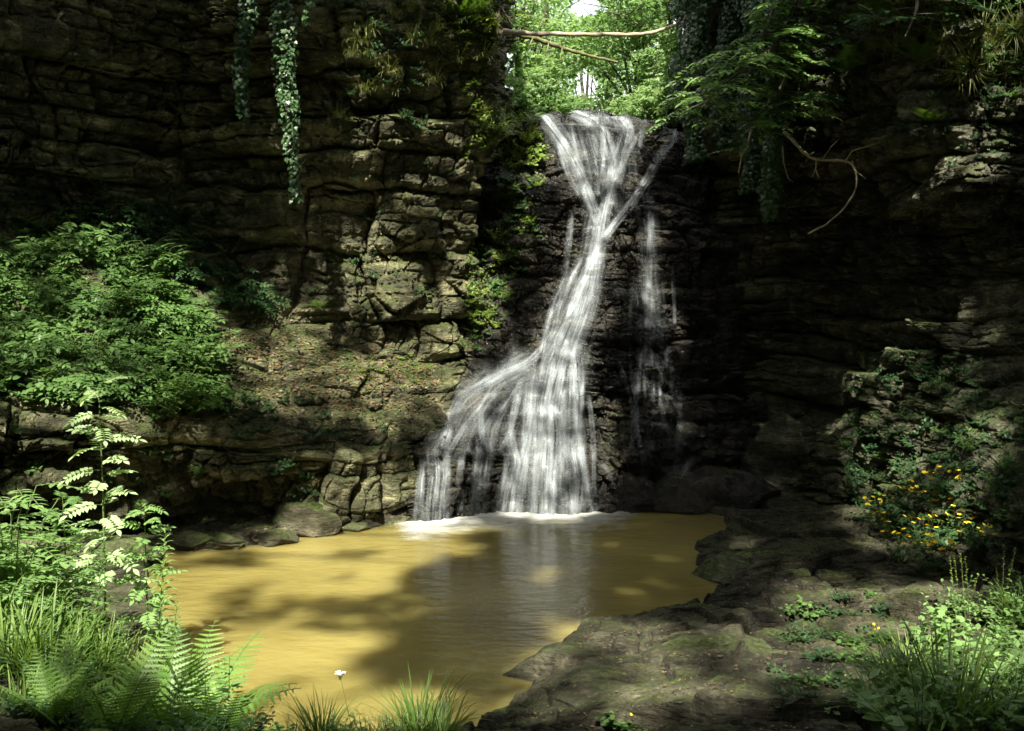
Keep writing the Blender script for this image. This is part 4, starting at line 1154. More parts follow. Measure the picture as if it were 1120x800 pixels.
for i in range(40):
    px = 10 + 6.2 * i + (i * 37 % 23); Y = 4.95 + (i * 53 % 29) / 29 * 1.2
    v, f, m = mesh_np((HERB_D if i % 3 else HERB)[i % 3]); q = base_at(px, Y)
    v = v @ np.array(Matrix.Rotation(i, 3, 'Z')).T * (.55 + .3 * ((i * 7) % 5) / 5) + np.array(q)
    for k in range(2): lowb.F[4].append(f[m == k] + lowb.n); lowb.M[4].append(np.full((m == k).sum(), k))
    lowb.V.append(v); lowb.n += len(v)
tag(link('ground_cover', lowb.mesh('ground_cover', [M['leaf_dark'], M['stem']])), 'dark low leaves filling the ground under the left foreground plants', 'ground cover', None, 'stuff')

# tall stems with narrow arching leaves
def willow_mb(L=1.2, seed=0, tpl=T_NAR, leaf=.17, n=84, lean=(.05, 0)):
    r_ = random.Random(seed); b = MB()
    pts = arc((0, 0, 0), (lean[0], lean[1], 1), L, .08, 14, r_.uniform(-.15, .15))
    b.tube(pts, np.linspace(.007, .002, len(pts)), 1, 5)
    for i in range(n):
        t = .12 + .88 * i / n
        p, d = along(pts, t); th = i * 2.4
        up_ = .9 - .6 * (1 - t)
        b.leaves(tpl, [p], [(math.cos(th), math.sin(th), up_ * .6)], [(0, 0, 1)], [leaf * math.sin(PI * (.18 + .78 * t)) ** .6 * r_.uniform(.85, 1.1)], 0)
    return b
WIL = [willow_mb(1.25, k).mesh('tall_herb', [M['leaf_pale'], M['stem']]) for k in (1, 2, 3)]
for i, (px, Y, s, lb) in enumerate([(168, 6.6, .84, 'tall stem with narrow curling leaves standing nearest the pool'), (102, 6.5, .72, 'leafy narrow leaved stem left of the tallest one'),
                                 (135, 6.2, .5, 'shorter narrow leaved stem between the two tall ones'), (182, 6.3, .6, 'narrow leaved stem leaning over the water edge'), (85, 6.9, .6, 'narrow leaved stem half hidden behind the long grass')]):
    tag(link('tall_herb', WIL[i % 3], None, base_at(px, Y), (0, 0, i * 2.0), s), lb, 'tall herb')
# young rowan like sapling with feathered leaves catching the sun
def sapling_mb(L=1.9, seed=0, n=30, cl=.30, pairs=7, leaf=.075):
    r_ = random.Random(seed); b = MB()
    pts = arc((0, 0, 0), (.02, .0, 1), L, .06, 16, .12)
    b.tube(pts, np.linspace(.011, .003, len(pts)), 1, 6)
    for i in range(n):
        t = .3 + .7 * i / (n - 1)
        p, d = along(pts, t); th = i * 2.4 + .3
        pinnate(b, p, (math.cos(th), math.sin(th) * .8 - .2, r_.uniform(.2, 1.0)), np.array([r_.uniform(-.4, .4), r_.uniform(-.7, .1), 1.0]), cl * (1.15 - .5 * t) * r_.uniform(.6, 1.15), pairs, leaf * (1.1 - .3 * t), r_, droop=.9)
    return b
sp = base_at(112, 6.9)
sap = link('sapling', None, loc=sp)
tag(sap, 'slender sapling with pale feathered leaves rising before the left ledge', 'sapling')
smb = sapling_mb(2.02, 5)
def split_mb(b, mats, names, parent):
    """each material slot of b becomes a child mesh"""
    allV = np.concatenate(b.V)
    for slot, (mt, nm) in enumerate(zip(mats, names)):
        F = []
        for k in (3, 4):
            if b.F[k]:
                f = np.concatenate(b.F[k]); m_ = np.concatenate(b.M[k]); f = f[m_ == slot]
                if len(f): F.append(f)
        if not F: continue
        used = np.unique(np.concatenate([f.ravel() for f in F])); rm = np.zeros(len(allV), int); rm[used] = np.arange(len(used))
        link(nm, mesh_from(nm, allV[used], [rm[f] for f in F], mt), parent)
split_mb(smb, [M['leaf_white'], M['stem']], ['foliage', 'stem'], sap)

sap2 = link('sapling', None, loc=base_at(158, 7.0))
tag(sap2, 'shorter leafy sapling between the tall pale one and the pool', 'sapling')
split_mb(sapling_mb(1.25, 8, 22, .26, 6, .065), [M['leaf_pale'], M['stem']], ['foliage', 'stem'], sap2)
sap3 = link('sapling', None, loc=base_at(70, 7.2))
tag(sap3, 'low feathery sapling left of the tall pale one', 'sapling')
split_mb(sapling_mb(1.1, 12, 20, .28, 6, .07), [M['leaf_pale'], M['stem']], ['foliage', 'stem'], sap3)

# bottom centre plants
bt = base_at(240, 5.5)
tag(link('tall_herb', willow_mb(.62, 9, T_OVAL, .15, 20).mesh('tall_herb', [M['leaf_pale'], M['stem']]), None, base_at(245, 5.6), (0, 0, 1), 1.0), 'broad leaved upright stem at the bottom right of the ferns', 'tall herb')
tag(link('tall_herb', willow_mb(.5, 10, T_OVAL, .13, 16).mesh('tall_herb', [M['leaf_pale'], M['stem']]), None, base_at(222, 5.3), (0, 0, 2), 1.0), 'shorter broad leaved stem at the bottom edge below the ferns', 'tall herb')
BG_ = [(425, 5.75, .75, 'thin grass right beside the white flower stalk'), (458, 5.8, .85, 'tallest bright grass tuft at the bottom edge of the pool'), (440, 5.45, .8, 'low grass in front of the tallest bottom tuft'), (482, 5.65, .6, 'rightmost grass tuft at the bottom edge of the pool'),
       (402, 5.6, .6, 'short grass just right of the white flower'), (350, 5.75, .65, 'pale grass left of the white flower'), (318, 5.8, .6, 'leftmost thin grass at the bottom edge next to the broad leaved stem')]
for i, (px, Y, s, lb_) in enumerate(BG_):
    grass(0, 0, s, lb_, 0 if i % 2 else 2, 'thin grass at the bottom edge', at=base_at(px, Y))
for i, (px, Y, s) in enumerate([(398, 5.75, .75), (340, 5.7, .6), (372, 5.55, .6), (300, 5.7, .6), (425, 5.5, .6)]):
    tag(link('leafy_herb', HERB_P[i % 5], None, base_at(px, Y), (0, 0, i), s), ['pale herb under the white flower at the bottom edge', 'pale herb left of the white flower stalk', 'pale herb just below the white flower', 'leftmost pale herb at the bottom edge by the broad leaved stem', 'pale herb among the bottom grass'][i], 'herb', 'small herbs at the bottom edge')
# the lone white flower head
b = MB(); r_ = random.Random(2)
pts = arc((0, 0, 0), (-.25, 0, 1), .46, .1, 8, .3); b.tube(pts, [.0013] * 9, 1, 4)
for i in range(26):
    q = pts[-1] + np.array([r_.uniform(-.025, .025), r_.uniform(-.02, .02), r_.uniform(-.004, .01)])
    b.tube(np.array([pts[-1] - (0, 0, .04), q]), [.0008, .0006], 1, 3)
    for k in range(4): b.leaves(T_ROUND, [q], [(math.cos(k * 1.57), math.sin(k * 1.57), .1)], [(0, -.3, 1)], [.009], 0)
wf = link('wild_flower', None, loc=base_at(390, 5.7))
tag(wf, 'single white flower head on a thin stalk against the brown pool', 'flower')
split_mb(b, [M['white'], M['stem']], ['flower_head', 'stem'], wf)

# ------------------------------------------------------------------ hanging ivy
def ivy_strand(px, y0, y1, Y, width, label, n, mat='ivy', leaf=.06, group=None, seed=0, taper=.6, lean=0.0, depth=.18):
    r_ = np.random.default_rng(seed + int(px))
    top = np.array(P(px, y0, Y)); bot = np.array(P(px + lean, y1, Y))
    root = link('ivy_strand', None, loc=top)
    tag(root, label, 'ivy', group)
    b = MB(); k = 14
    L = bot - top
    wob = np.cumsum(r_.normal(size=(k + 1, 3)) * .02, axis=0)
    pts = L * np.linspace(0, 1, k + 1)[:, None] + wob
    nst = max(1, int(width / 12))
    for j in range(nst):
        b.tube(pts + np.array([(j - (nst - 1) / 2) * .06, r_.uniform(-.04, .04), 0]), [.006] * (k + 1), 1, 4)
    t = r_.random(n) ** .95
    w = width / FPX * Y * .5 * (1 - taper * t ** 2)
    a = r_.uniform(0, 2 * PI, n); rad = np.sqrt(r_.random(n))
    c = np.stack([np.interp(t, np.linspace(0, 1, k + 1), pts[:, q]) for q in range(3)], 1)
    # clumpy outline
    w = w * (.75 + .5 * (vnoise(np.stack([t * 9, t * 0 + seed, t * 0], 1), seed)))
    c[:, 0] += w * rad * np.cos(a); c[:, 1] += depth * rad * np.sin(a)
    d = np.stack([np.cos(a) * .5, np.sin(a) * .5 - .2, -1 + 0 * a], 1) + r_.normal(size=(n, 3)) * .25
    up_ = np.stack([np.cos(a) * .5, -np.abs(np.sin(a)) - .5, .6 + 0 * a], 1) + r_.normal(size=(n, 3)) * .45
    b.leaves(T_IVY, c, d, up_, leaf * r_.uniform(.5, 1.2, n), 0)
    split_mb(b, [M[mat], M['bark']], ['foliage', 'stem'], root)
    return root
ivy_strand(315, -40, 212, 12.4, 26, 'long thin sunlit ivy strand hanging free before the left cliff', 1500, 'ivy', .055, seed=1, taper=.5)
ivy_strand(276, -40, 140, 12.6, 30, 'dim ragged ivy strand left of the long sunlit one', 900, 'leaf_dark', .06, seed=2)
ivy_strand(352, -40, 42, 12.4, 14, 'short thin ivy tendril right of the long sunlit strand', 180, 'ivy', .05, seed=3, lean=-22)
ivy_strand(298, -40, 90, 12.5, 14, 'short ivy tendril between the two long strands', 200, 'leaf_dark', .05, seed=4)
for i, (px, y1, Y, w, n, lb) in enumerate([
    (768, 165, 14.2, 60, 5200, 'broad ivy curtain directly right of the fall top'),
    (755, 120, 14.6, 34, 2200, 'narrow ivy fringe at the edge of the leafy gap'),
    (805, 160, 13.8, 70, 5200, 'dense ivy curtain in the middle of the right hanging mass'),
    (848, 245, 12.8, 34, 2600, 'longest dangling ivy strand below the overhanging boughs'),
    (832, 205, 13.2, 56, 2800, 'ragged ivy sheet behind the longest dangling strand'),
    (880, 110, 13.0, 50, 1600, 'thin dark ivy at the right end of the hanging mass')]):
    ivy_strand(px, -60, y1, Y, w, lb, n, 'ivy' if i in (0, 1, 3) else 'leaf_dark', .058, seed=10 + i, taper=.45, depth=.3)

# ------------------------------------------------------------------ overhanging bough with compound leaves on the right
def bough(pts3, label, sprays, seed=0, mat='leaf_dark', cl=.24, leaf=.11, name='overhanging_bough'):
    r_ = random.Random(seed); root = link(name, None, loc=pts3[0]); tag(root, label, 'bough')
    o = np.array(pts3[0]); pts = resample3(np.array(pts3) - o, 24); b = MB()
    b.tube(pts, np.linspace(.03, .007, len(pts)), 1, 7)
    for i in range(sprays):
        t = .15 + .85 * i / sprays
        p, d = along(pts, t); th = r_.uniform(0, 6.28)
        q = arc(p, (math.cos(th), math.sin(th) - .2, r_.uniform(-.1, .5)), r_.uniform(.3, .75), .5, 7)
        b.tube(q, np.linspace(.006, .002, 8), 1, 4)
        for j in range(5):
            pp, dd = along(q, .3 + .7 * j / 4); t2 = r_.uniform(0, 6.28)
            pinnate(b, pp, (math.cos(t2) + dd[0], math.sin(t2) + dd[1], .1), np.array([0, -.25, 1.0]), cl * r_.uniform(.7, 1.1), 4, leaf, r_, droop=.6)
    split_mb(b, [M[mat], M['bark']], ['foliage', 'branch'], root)
def resample3(pts, n):
    seg = np.concatenate([[0], np.cumsum(np.linalg.norm(np.diff(pts, axis=0), axis=1))])
    t = np.linspace(0, seg[-1], n)
    out = np.stack([np.interp(t, seg, pts[:, k]) for k in range(3)], 1)
    for _ in range(2): out[1:-1] = (out[:-2] + 2 * out[1:-1] + out[2:]) / 4
    return out
bough([P(890, -40, 12.0), P(850, 50, 11.6), P(800, 85, 11.4), P(765, 120, 11.4)], 'pale leafy bough crossing in front of the ivy beside the fall top', 34, 7, 'leaf_pale')
bough([P(885, -40, 12.4), P(868, 40, 12.1), P(856, 95, 11.9), P(838, 120, 11.7), P(800, 150, 11.5)], 'green leafy bough reaching down left from the top right over the dark rock', 34, 1, 'leaf')
bough([P(862, -40, 12.3), P(840, 30, 12.0), P(822, 80, 11.8), P(805, 110, 11.7)], 'darker leafy bough just left of the long one', 22, 2, 'leaf')
bough([P(900, -40, 12.0), P(880, 40, 11.8), P(872, 110, 11.6), P(868, 130, 11.5)], 'short leafy bough hanging at the right of the leafy mass', 16, 3)
bough([P(480, -60, 13.0), P(520, -20, 13.0), P(548, 8, 13.2), P(562, 30, 13.3)], 'sunlit leafy spray hanging over the left corner of the leafy gap', 16, 9, 'leaf_yel', .2, .08)
bough([P(1010, -30, 10.9), P(1000, 20, 10.5), P(990, 40, 10.4)], 'grassy dark bough at the top of the right cliff', 8, 4)

# ------------------------------------------------------------------ bare branches
def twig_tree(name, label, paths, mat, cat='branch', r0=.03, origin=None, group=None, names=None):
    o = np.array(paths[0][0][0]); root = link(name, None, loc=o); tag(root, label, cat, group)
    for k, (pp, ra, rb) in enumerate(paths):
        b = MB(); pts = resample3(np.array(pp) - o, 40)
        L = np.linalg.norm(np.diff(pts, axis=0), axis=1).sum()
        wob = np.stack([fbm(pts * 5 + k * 3 + c_ * 7, 3, 7 + k + c_) for c_ in range(3)], 1) * min(.03, L * .03)
        pts = pts + wob * np.linspace(0, 1, 40)[:, None] ** .3
        b.tube(pts, np.interp(np.linspace(0, 1, 40), [0, 1], [ra, rb]) * (1 + .15 * np.sin(np.arange(40) * 1.7)), 0, 8)
        link('limb' if k == 0 else 'twig', b.mesh('limb', [mat]), root)
def Q(x, y, Y): return P(x, y, Y)
twig_tree('fallen_branch', 'bare pale branch spanning the green gap above the fall', [
    ([Q(548, 34, 16.5), Q(580, 37, 16.8), (Q(620, 38, 17)), Q(660, 38, 17.2), Q(700, 38, 17.3), Q(728, 32, 17.4), Q(760, 20, 17.4)], .042, .028),
    ([Q(728, 32, 17.4), Q(750, 24, 17.2), Q(765, 24, 17.2)], .03, .015)], M['deadwood'])
twig_tree('fallen_branch', 'mossy snapped branch slanting down below the bare pale branch', [
    ([Q(560, 36, 17.6), Q(590, 44, 17.8), Q(620, 54, 18), Q(650, 63, 18.2), Q(675, 68, 18.3)], .052, .02),
    ([Q(583, 42, 17.7), Q(579, 50, 17.6), Q(577, 58, 17.6)], .012, .005),
    ([Q(600, 48, 17.7), Q(598, 56, 17.6), Q(594, 62, 17.6)], .012, .005),
    ([Q(615, 53, 17.7), Q(613, 62, 17.6), Q(612, 70, 17.6)], .010, .005)], M['mossybark'])
twig_tree('dead_branch', 'bare forked branch dangling before the dark right cliff', [
    ([Q(858, 145, 12.3), Q(872, 160, 12.0), Q(888, 174, 11.8), Q(905, 175, 11.7), Q(932, 177, 11.6), Q(940, 195, 11.5), Q(936, 210, 11.5), Q(922, 230, 11.4), Q(906, 245, 11.4), Q(892, 250, 11.3), Q(883, 256, 11.3)], .022, .006),
    ([Q(893, 175, 11.8), Q(892, 186, 11.7), Q(896, 196, 11.7)], .012, .004),
    ([Q(932, 177, 11.6), Q(935, 187, 11.5), Q(947, 196, 11.5)], .014, .004),
    ([Q(925, 176, 11.6), Q(932, 165, 11.5), Q(950, 160, 11.4), Q(962, 156, 11.3)], .010, .003),
    ([Q(900, 174, 11.7), Q(908, 162, 11.6), Q(918, 152, 11.6)], .007, .003),
    ([Q(892, 186, 11.7), Q(888, 194, 11.7)], .006, .003)], M['deadwood'])
twig_tree('dead_branch', 'short bare twig hanging left of the ivy strand', [([Q(822, 140, 12.6), Q(818, 160, 12.5), Q(812, 172, 12.5), Q(808, 190, 12.4)], .02, .007)], M['deadwood'])
twig_tree('dead_branch', 'leaning bare stem among the right overhanging leaves', [([Q(880, 20, 12.2), Q(866, 55, 12.0), Q(860, 80, 11.9), Q(853, 98, 11.8)], .035, .022)], M['deadwood'])
twig_tree('dead_branch', 'thin curving root hanging below the ivy strand', [([Q(856, 160, 12.2), Q(857, 180, 12.1), Q(862, 195, 12.1), Q(868, 200, 12.1)], .01, .004)], M['deadwood'])

# right upper cliff vegetation
for i, (x, y, s, lb) in enumerate([(1010, 70, .8, 'fern tucked in the left edge of the sunlit right cliff'), (1020, 135, .55, 'small fern low on the sunlit right cliff'),
                                   (930, 80, .8, 'dark fern on the shaded face left of the sunlit right cliff'), (960, 20, .8, 'drooping fern high on the right cliff'),
                                   (350, 338, .45, 'tiny fern on the left slope below the cliff'), (508, 20, .8, 'bright fern at the top corner of the left cliff')]):
    h, nn = hit(x, y)
    fern(x, y, s, lb, 6, 'ferns growing on the cliffs', face=math.atan2(nn.y, nn.x) - PI / 2, tilt=(-.5, 0), seed=50 + i)
plant_patch('leafy_herb', HERB, [(1010, -5), (1125, -5), (1125, 120), (1060, 80), (1000, 60)], 55, .5,
            'plants draped over the sunlit top of the right cliff', 'ground cover', '', 20, .9, 7, stuff=True)
for i, (x, y) in enumerate(scatter([(1000, 0), (1125, 0), (1125, 110), (1090, 90), (1010, 70)], 16, 8, 14)):
    grass(x, y, .75, 'dry grass on the right cliff, ' + ('upper' if y < 45 else 'lower') + ' row, ' + ('left end' if x < 1040 else 'middle' if x < 1085 else 'right end'), 3, 'grass hanging on the right cliff', rot=(2.2, 0, random.uniform(-.5, .5)))
for i, (x, y) in enumerate(scatter([(920, 0), (1000, 0), (990, 60), (930, 50)], 6, 9, 14)):
    grass(x, y, .9, 'dark grass drooping from the shaded right cliff top, ' + ['first', 'second', 'third', 'fourth', 'fifth', 'last'][sorted(q[0] for q in scatter([(920, 0), (1000, 0), (990, 60), (930, 50)], 6, 9, 14)).index(x)] + ' from the left', 3, 'grass drooping from the shaded right cliff', rot=(2.2, 0, random.uniform(-.5, .5)))
# grass fringes on the left cliff
for i, (x, y) in enumerate([(395, 50), (385, 62), (405, 65), (372, 130), (418, 100)]):
    grass(x, y, .6, 'pale grass fringe catching the sun on a left cliff ledge', 3, 'grass fringes on the left cliff ledge')

# ------------------------------------------------------------------ dead leaves
def litter(name, poly, n, size, label, seed):
    r_ = random.Random(seed); b = MB(); k = 0
    P_, D_, U_, S_ = [], [], [], []
    for x, y in scatter(poly, n, seed):
        h, nn = hit(x, y)
        if h is None or nn.z < .25 or h.z < .03: continue
        P_.append(np.array(h + nn * .012)); a = r_.uniform(0, 6.28)
        D_.append((math.cos(a), math.sin(a), r_.uniform(-.2, .2))); U_.append((nn.x + r_.uniform(-.4, .4), nn.y + r_.uniform(-.4, .4), nn.z)); S_.append(size * r_.uniform(.5, 1.3))
    b.leaves(T_OVAL, P_, D_, U_, S_, 0)
    o = link(name, b.mesh(name, [M['dry']])); o['kind'] = 'stuff'; o['label'] = label; o['category'] = 'leaf litter'
litter('fallen_leaves', [(230, 330), (330, 330), (470, 390), (480, 470), (300, 500), (250, 430)], 3200, .045, 'brown dead leaves strewn over the slope left of the fall', 1)
litter('fallen_leaves', [(560, 640), (760, 610), (900, 560), (1120, 600), (1120, 800), (560, 800)], 2600, .02, 'small dead leaves scattered on the right stone shelf', 2)
litter('fallen_leaves', [(260, 360), (480, 400), (490, 450), (260, 450)], 1500, .055, 'brown leaf litter on the sunny ledge below the left cliff', 5)
litter('fallen_leaves', [(180, 570), (330, 560), (330, 610), (180, 620)], 300, .05, 'dead leaves among the stones at the pool left end', 3)

# ------------------------------------------------------------------ trees of the valley above the fall
def tree(name, base, H, crown, nleaf, label, group, seed, mat='bgleaf', leaf=.12, lean=(0, 0), trunk_r=.12, gap=.0, cat='tree', avoid=None):
    """base (x,y,z); crown: list of (dx,dy,dz,rx,ry,rz) lobes"""
    r_ = np.random.default_rng(seed)
    root = link(name, None, loc=base); tag(root, label, cat, group)
    b = MB()
    top = np.array([lean[0], lean[1], H])
    k = 10; t = np.linspace(0, 1, k)
    pts = top * t[:, None] + np.cumsum(r_.normal(size=(k, 3)) * .05 * trunk_r / .12, axis=0) * [1, 1, 0]
    b.tube(pts, trunk_r * (1 - .75 * t) + .01, 0, 8)
    for c in crown:
        c = np.array(c)
        for q in range(3):
            t0 = r_.uniform(.35, .8); p0 = np.array([np.interp(t0, t, pts[:, a]) for a in range(3)])
            e = c[:3] + rndunit(1)[0] * c[3:] * .6
            m = (p0 + e) / 2 + [0, 0, .15 * c[5]]
            b.tube(resample3(np.array([p0, m, e]), 8), np.linspace(trunk_r * .35, .008, 8), 0, 5)
    link('trunk', b.mesh('trunk', [M['bark']]), root)
    lb = MB(); per = nleaf // len(crown)
    for ci, c in enumerate(crown):
        c = np.array(c)
        ncl = max(8, per // 40)
        cc = rndunit(ncl) * (r_.random((ncl, 1)) ** .4) * c[3:] + c[:3]
        idx = r_.integers(0, ncl, per)
        p = cc[idx] + r_.normal(size=(per, 3)) * np.array([.17, .17, .07]) * min(c[3:]) * .9
        if avoid is not None:
            p = p[~avoid(p + np.array(base))]
        n_ = len(p)
        d = r_.normal(size=(n_, 3)) * [1, 1, .4] + [0, 0, -.25]
        up_ = r_.normal(size=(n_, 3)) * .5 + [0, -.2, 1]
        lb.leaves(T_DIA, p, d, up_, leaf * r_.uniform(.6, 1.2, n_), 0)
    link('crown', lb.mesh('crown', [M[mat]]), root)
    return root
def hole(p):
    px, py = to_px(p)
    a = ((px - 642) / 13) ** 2 + ((py - 92) / 20) ** 2
    b_ = ((px - 640) / 24) ** 2 + ((py - 8) / 12) ** 2
    n_ = fbm(p * 1.6, 2, 3)
    return ((a + n_) < .9) | ((b_ + n_) < .8)
def hz(x, y):
    c = 1.3 + .4 * math.sin((y - 18) * .15)
    return 5.9 + (y - 18) * .03 + min(12, max(0, abs(x - c) - 1.3)) * .85
bgt = [
    (568, 21, 3.2, 'slim leafy tree just behind the left cliff edge', 7000, 1.3),
    (600, 26, 5.0, 'round crowned tree upstream left of the sky gap', 8000, 1.6),
    (690, 22, 3.2, 'bushy tree upstream right of the sky gap', 9000, 1.5),
    (735, 20, 3.6, 'dense tree crowding the right side of the green gap', 8000, 1.4),
    (720, 27, 6.0, 'taller tree behind the dense right hand one', 9000, 2.0),
    (640, 34, 5.0, 'far tree whose crown closes the valley end', 9000, 2.4),
    (585, 36, 7.5, 'far left tree filling the top of the gap', 9000, 2.6),
    (700, 40, 8.5, 'far right tall tree under the bright sky', 9000, 3.0),
    (660, 48, 7.0, 'furthest hazy tree seen through the gap', 8000, 3.6),
]
for i, (px, Y, H, lb, n, rs) in enumerate(bgt):
    x = (px - 560) / FPX * Y; z = hz(x, Y)
    cr = [(0, 0, H, rs, rs, rs * .8), (rs * .6, -.3, H * .72, rs * .8, rs * .8, rs * .6), (-rs * .6, -.2, H * .75, rs * .8, rs * .8, rs * .6), (0, .4, H * 1.25, rs * .8, rs * .8, rs * .7), (.2, -.5, H * .4, rs * .9, rs * .7, rs * .5)]
    tree('valley_tree', (x, Y, z - .2), H, cr, n, lb, 'trees in the valley above the fall', 100 + i, 'bgleaf', .085 + Y * .0022, trunk_r=.08 + H * .01, avoid=hole)
for i, (px, Y, s) in enumerate([(575, 18.5, .7), (600, 20, .8), (625, 23, .8), (665, 22, .8), (680, 19.5, .8), (700, 18.3, .7), (725, 17.9, .7), (745, 17.6, .7), (590, 23, 1.0), (710, 21, 1.0), (655, 27, 1.0), (560, 19, .9), (740, 19, 1.0)]):
    x = (px - 560) / FPX * Y; z = hz(x, Y)
    side_ = ['leftmost low bush behind the ledge left of the fall top', 'low bush on the left bank behind the fall lip', 'small bush in the stream gap below the sky hole', 'bush right of the sky hole on the stream bank', 'low bush behind the middle right of the fall lip', 'round bush behind the right part of the fall lip', 'bush next to the ivy fringe behind the fall lip', 'bush half hidden by the ivy curtain', 'farther bush left of the sky hole', 'farther bush right of the sky hole', 'farthest bush in the middle of the gap', 'bush behind the left cliff corner', 'bush at the right end of the valley bank'][i]
    tree('bush', (x, Y, z), .8 * s, [(0, 0, .5 * s, .9 * s, .8 * s, .55 * s), (.3, .2, .95 * s, .7 * s, .7 * s, .5 * s)], 2600, side_, 'bushes along the stream above the fall', 200 + i,
         'bgleaf', .10, trunk_r=.03, cat='bush', avoid=hole)

# ------------------------------------------------------------------ added shade canopy over the gorge
# Out-of-view trees added on the rims to shade the gorge;
# leaves are left out where LIT wants sun.
LIT = [  # cx, cy, rx, ry, amount of sun
    (640, 60, 130, 90, 1.0), (250, 640, 70, 50, .72), (330, 625, 130, 28, .7), (290, 750, 120, 70, .85), (380, 670, 90, 50, .45), (400, 600, 130, 22, .9), (470, 575, 70, 12, 1.0), (500, 630, 140, 60, .15),
    (100, 700, 150, 110, .95), (120, 520, 60, 110, .9), (70, 605, 110, 22, .95), (220, 770, 80, 60, .95), (430, 780, 80, 40, .9),
    (408, 290, 48, 60, 1.15), (498, 310, 48, 65, 1.1), (470, 190, 60, 50, 1.05), (430, 110, 65, 50, .9), (330, 330, 60, 60, .35), (440, 405, 80, 36, 1.3), (360, 430, 100, 34, .85), (560, 155, 44, 38, 1.0), (580, 240, 30, 60, .65), (540, 340, 24, 55, .85), (440, 450, 60, 30, .75),
    (415, 60, 50, 34, .75), (515, 50, 50, 80, 1.0), (400, 190, 30, 25, .5), (290, 400, 80, 50, .55),
    (110, 350, 140, 90, .75), (215, 420, 50, 60, .95), (180, 400, 60, 90, .65), (70, 480, 130, 50, .9), (215, 500, 30, 50, .3), (30, 420, 60, 30, .7),
    (655, 165, 80, 60, 1.3), (650, 260, 42, 60, 1.3), (625, 350, 48, 60, 1.3), (600, 440, 70, 80, .85), (520, 460, 60, 60, .7), (480, 530, 40, 40, 1.1), (600, 530, 85, 45, .8), (712, 280, 18, 80, .8), (725, 400, 34, 90, .6),
    (342, 578, 60, 34, 1.4), (380, 520, 80, 36, .85), (430, 545, 30, 30, .7), (240, 600, 50, 12, .5),
    (315, 100, 16, 120, 1.0), (225, 20, 60, 20, .45),
    (1060, 110, 70, 95, 1.0), (1085, 252, 34, 18, .8), (850, 110, 70, 80, .95), (915, 215, 50, 50, .8), (775, 110, 30, 70, .6), (980, 200, 40, 30, .35), (1010, 300, 90, 60, .22),
    (865, 448, 26, 10, .9), (875, 482, 30, 8, .9), (850, 400, 60, 90, .12),
    (1060, 735, 85, 90, 1.0), (1000, 560, 90, 60, .7), (950, 480, 60, 50, .35), (1020, 400, 80, 60, .38), (1060, 480, 60, 50, .35), (700, 740, 170, 60, .5), (900, 700, 110, 80, .5), (650, 690, 60, 20, .6), (560, 770, 30, 14, .9), (690, 785, 60, 20, .6), (780, 600, 80, 40, .15),
]
SD = Vector(SUN)
e1 = np.cross(SUN, (0, 0, 1.0)); e1 /= np.linalg.norm(e1); e2 = np.cross(e1, SUN)
def lit_amount(pts):
    px, py = to_px(pts)
    m = np.zeros(len(pts)) - .3
    for cx, cyy, rx, ry, a in LIT:
        q = np.sqrt(((px - cx) / rx) ** 2 + ((py - cyy) / ry) ** 2)
        m = np.maximum(m, a * (1 - sstep(.8, 1.15, q)))
    m = np.where(pts[:, 1] > 16.8, 1, m)
    m = np.where(pts[:, 1] < 2.5, .1, m)
    return m
NC = 150000
rc = np.random.default_rng(11)
A = rc.uniform(-11, 11, NC); Bc = rc.uniform(-11, 11, NC)
org = np.array([1.5, 8.0, 2.0])
start = org + A[:, None] * e1 + Bc[:, None] * e2 + SUN * 40
hits = np.zeros((NC, 3)); ok = np.zeros(NC, bool)
for i in range(NC):
    h = TERR.ray_cast(Vector(start[i]), -SD)
    if h[0] is None: continue
    q = h[0]
    if q[2] < 0: q = q + SD * (-q[2] / SD[2])
    hits[i] = q; ok[i] = True
zc = rc.uniform(11.0, 15.5, NC)
# the crowns are layered and lumpy
s = (zc - hits[:, 2]) / SUN[2]
cp = hits + SUN * s[:, None]
lm = lit_amount(hits)
dap = fbm(np.stack([A, Bc, A * 0], 1) * 2.6, 4, 77) * 1.2 + .5
keep = ok & (hits[:, 2] < 9.8) & (cp[:, 1] < 15.5)
big_gap = lm > dap
small = rc.random(NC)
keep &= ~big_gap
# openings that light the free hanging boughs and ivy, which stand clear of the rock
for yp, (cx, cyy, rx, ry, a_) in ((11.6, (825, 110, 90, 65, .85)), (12.4, (315, 90, 18, 125, .9)), (13.2, (545, 10, 40, 40, 1.2)), (11.0, (1060, 90, 70, 90, .9))):
    t_ = (cp[:, 1] - yp) / SUN[1]; pp_ = cp - SUN * t_[:, None]
    qx, qy = to_px(pp_); q_ = np.sqrt(((qx - cx) / rx) ** 2 + ((qy - cyy) / ry) ** 2)
    keep &= ~((a_ * (1 - sstep(.8, 1.15, q_)) > dap) & (t_ < 0) | (a_ * (1 - sstep(.8, 1.15, q_)) > dap) & (t_ > 0))
keep &= cp[:, 1] < 13.0
px_, py_ = to_px(cp)
infr = (cp[:, 1] > .5) & (px_ > -60) & (px_ < 1180) & (py_ > -60)
keep &= ~infr
cp = cp[keep]
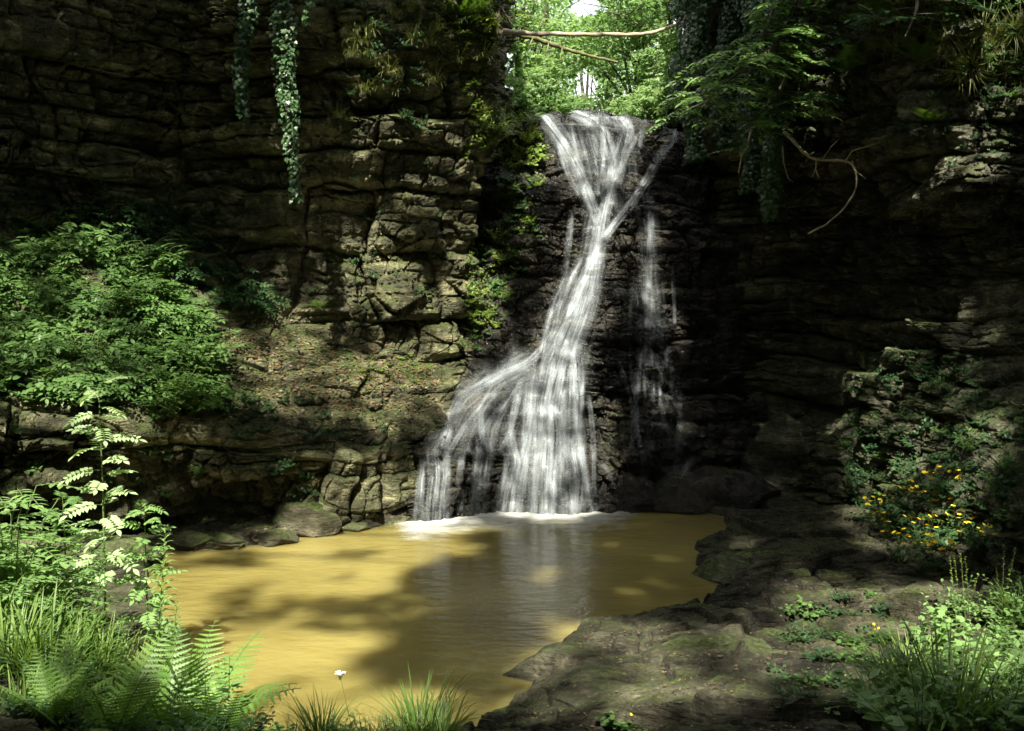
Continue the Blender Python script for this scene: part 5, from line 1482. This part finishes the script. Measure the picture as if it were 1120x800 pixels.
# looser outer leaves, added unseen to block sky light over the rims
NO = 60000
oc = np.stack([rc.uniform(-20, 20, NO), rc.uniform(-18, 15.5, NO), rc.uniform(8.5, 16, NO)], 1)
rad_ = np.sqrt((oc[:, 0] / 9) ** 2 + ((oc[:, 1] - 2) / 11) ** 2)
ok2 = (rad_ > .95) | (oc[:, 2] > 14.5)
px2, py2 = to_px(oc)
ok2 &= ~((oc[:, 1] > .3) & (px2 > -80) & (px2 < 1200) & (py2 > -80))
oc = oc[ok2]
good = np.ones(len(oc), bool); hh_ = np.zeros((len(oc), 3)); has = np.zeros(len(oc), bool)
for i in range(len(oc)):
    h = TERR.ray_cast(Vector(oc[i]), -SD)
    if h[0] is not None:
        q = h[0]
        if q[2] < 0: q = q + SD * (-q[2] / SD[2])
        hh_[i] = q; has[i] = True
lo = lit_amount(hh_)
good = ~(has & (lo > .15))
oc = oc[good & ~(oc[:, 1] > 13.5)]
ncp = len(cp); cp = np.concatenate([cp, oc]); csz = np.concatenate([np.where(lm[keep] > .25, .17, .30), np.full(len(oc), .55)])
TREES = [((-8.2, 2.0), 'wide unseen tree added on the left rim to shade the pool', 0), ((-7.8, 9.5), 'unseen tree added for shade on the left rim above the terrace', 1), ((8.0, 1.0), 'spreading unseen tree added for shade on the right rim', 2), ((7.6, -6.0), 'unseen tree added for shade behind on the right rim', 3),
         ((-8.0, -6.0), 'unseen tree added for shade behind on the left rim', 4), ((9.0, 8.0), 'unseen tree added for shade above the right overhang', 5), ((2, -11.5), 'unseen tree added for shade downstream behind the viewpoint', 6)]
base = np.array([[t[0][0], t[0][1]] for t in TREES])
own = np.argmin(((cp[:, None, :2] - base[None]) ** 2).sum(2) + 0, axis=1)
for k, (b0, lb, sd_) in enumerate(TREES):
    c = cp[own == k]; cs_ = csz[own == k]
    if len(c) < 20: continue
    h = TERR.ray_cast(Vector((b0[0], b0[1], 30)), Vector((0, 0, -1)))
    zb = h[0].z if h[0] is not None else 7
    root = link('unseen_shade_tree', None, loc=(b0[0], b0[1], zb - .1)); tag(root, lb, 'tree', 'unseen trees added to shade the gorge')
    o = np.array([b0[0], b0[1], zb - .1]); lc_ = c - o
    lb_ = MB(); n_ = len(c)
    lb_.leaves(T_DIA, lc_, rc.normal(size=(n_, 3)) * [1, 1, .3], rc.normal(size=(n_, 3)) * .35 + SUN * .6 + [0, 0, .4], cs_ * rc.uniform(.6, 1.25, n_), 0)
    link('crown', lb_.mesh('crown', [M['canopy']]), root)
    tb = MB(); topz = 13.5 - o[2]
    tb.tube(resample3(np.array([(0, 0, 0), (.1, .1, topz * .5), (.0, .2, topz)]), 10), np.linspace(.32, .12, 10), 0, 10)
    for q in rc.integers(0, n_, 14):
        e = lc_[q]; m_ = np.array([e[0] * .45, e[1] * .45, topz * .6 + .4 * e[2] * .5])
        tb.tube(resample3(np.array([(0, .1, topz * .45), m_, e]), 10), np.linspace(.10, .012, 10), 0, 6)
    link('trunk', tb.mesh('trunk', [M['bark']]), root)

# labels that are still shared inside a small cluster are told apart by their order in the cluster
_by = {}
for _o in scene.objects:
    if _o.parent is None and _o.get('category') and _o.get('label'): _by.setdefault(_o['label'], []).append(_o)
_rank = {2: ['left one', 'right one'], 3: ['left one', 'middle one', 'right one'], 4: ['leftmost', 'second from left', 'third from left', 'rightmost'],
         5: ['leftmost', 'second from left', 'centre one', 'fourth from left', 'rightmost'], 6: ['leftmost', 'second from left', 'third from left', 'fourth from left', 'fifth from left', 'rightmost']}
for _l, _os in _by.items():
    if len(_os) in _rank:
        _os.sort(key=lambda q: q.location.x / max(q.location.y, 1))
        for _o, _t in zip(_os, _rank[len(_os)]): _o['label'] = _l + ', ' + _t
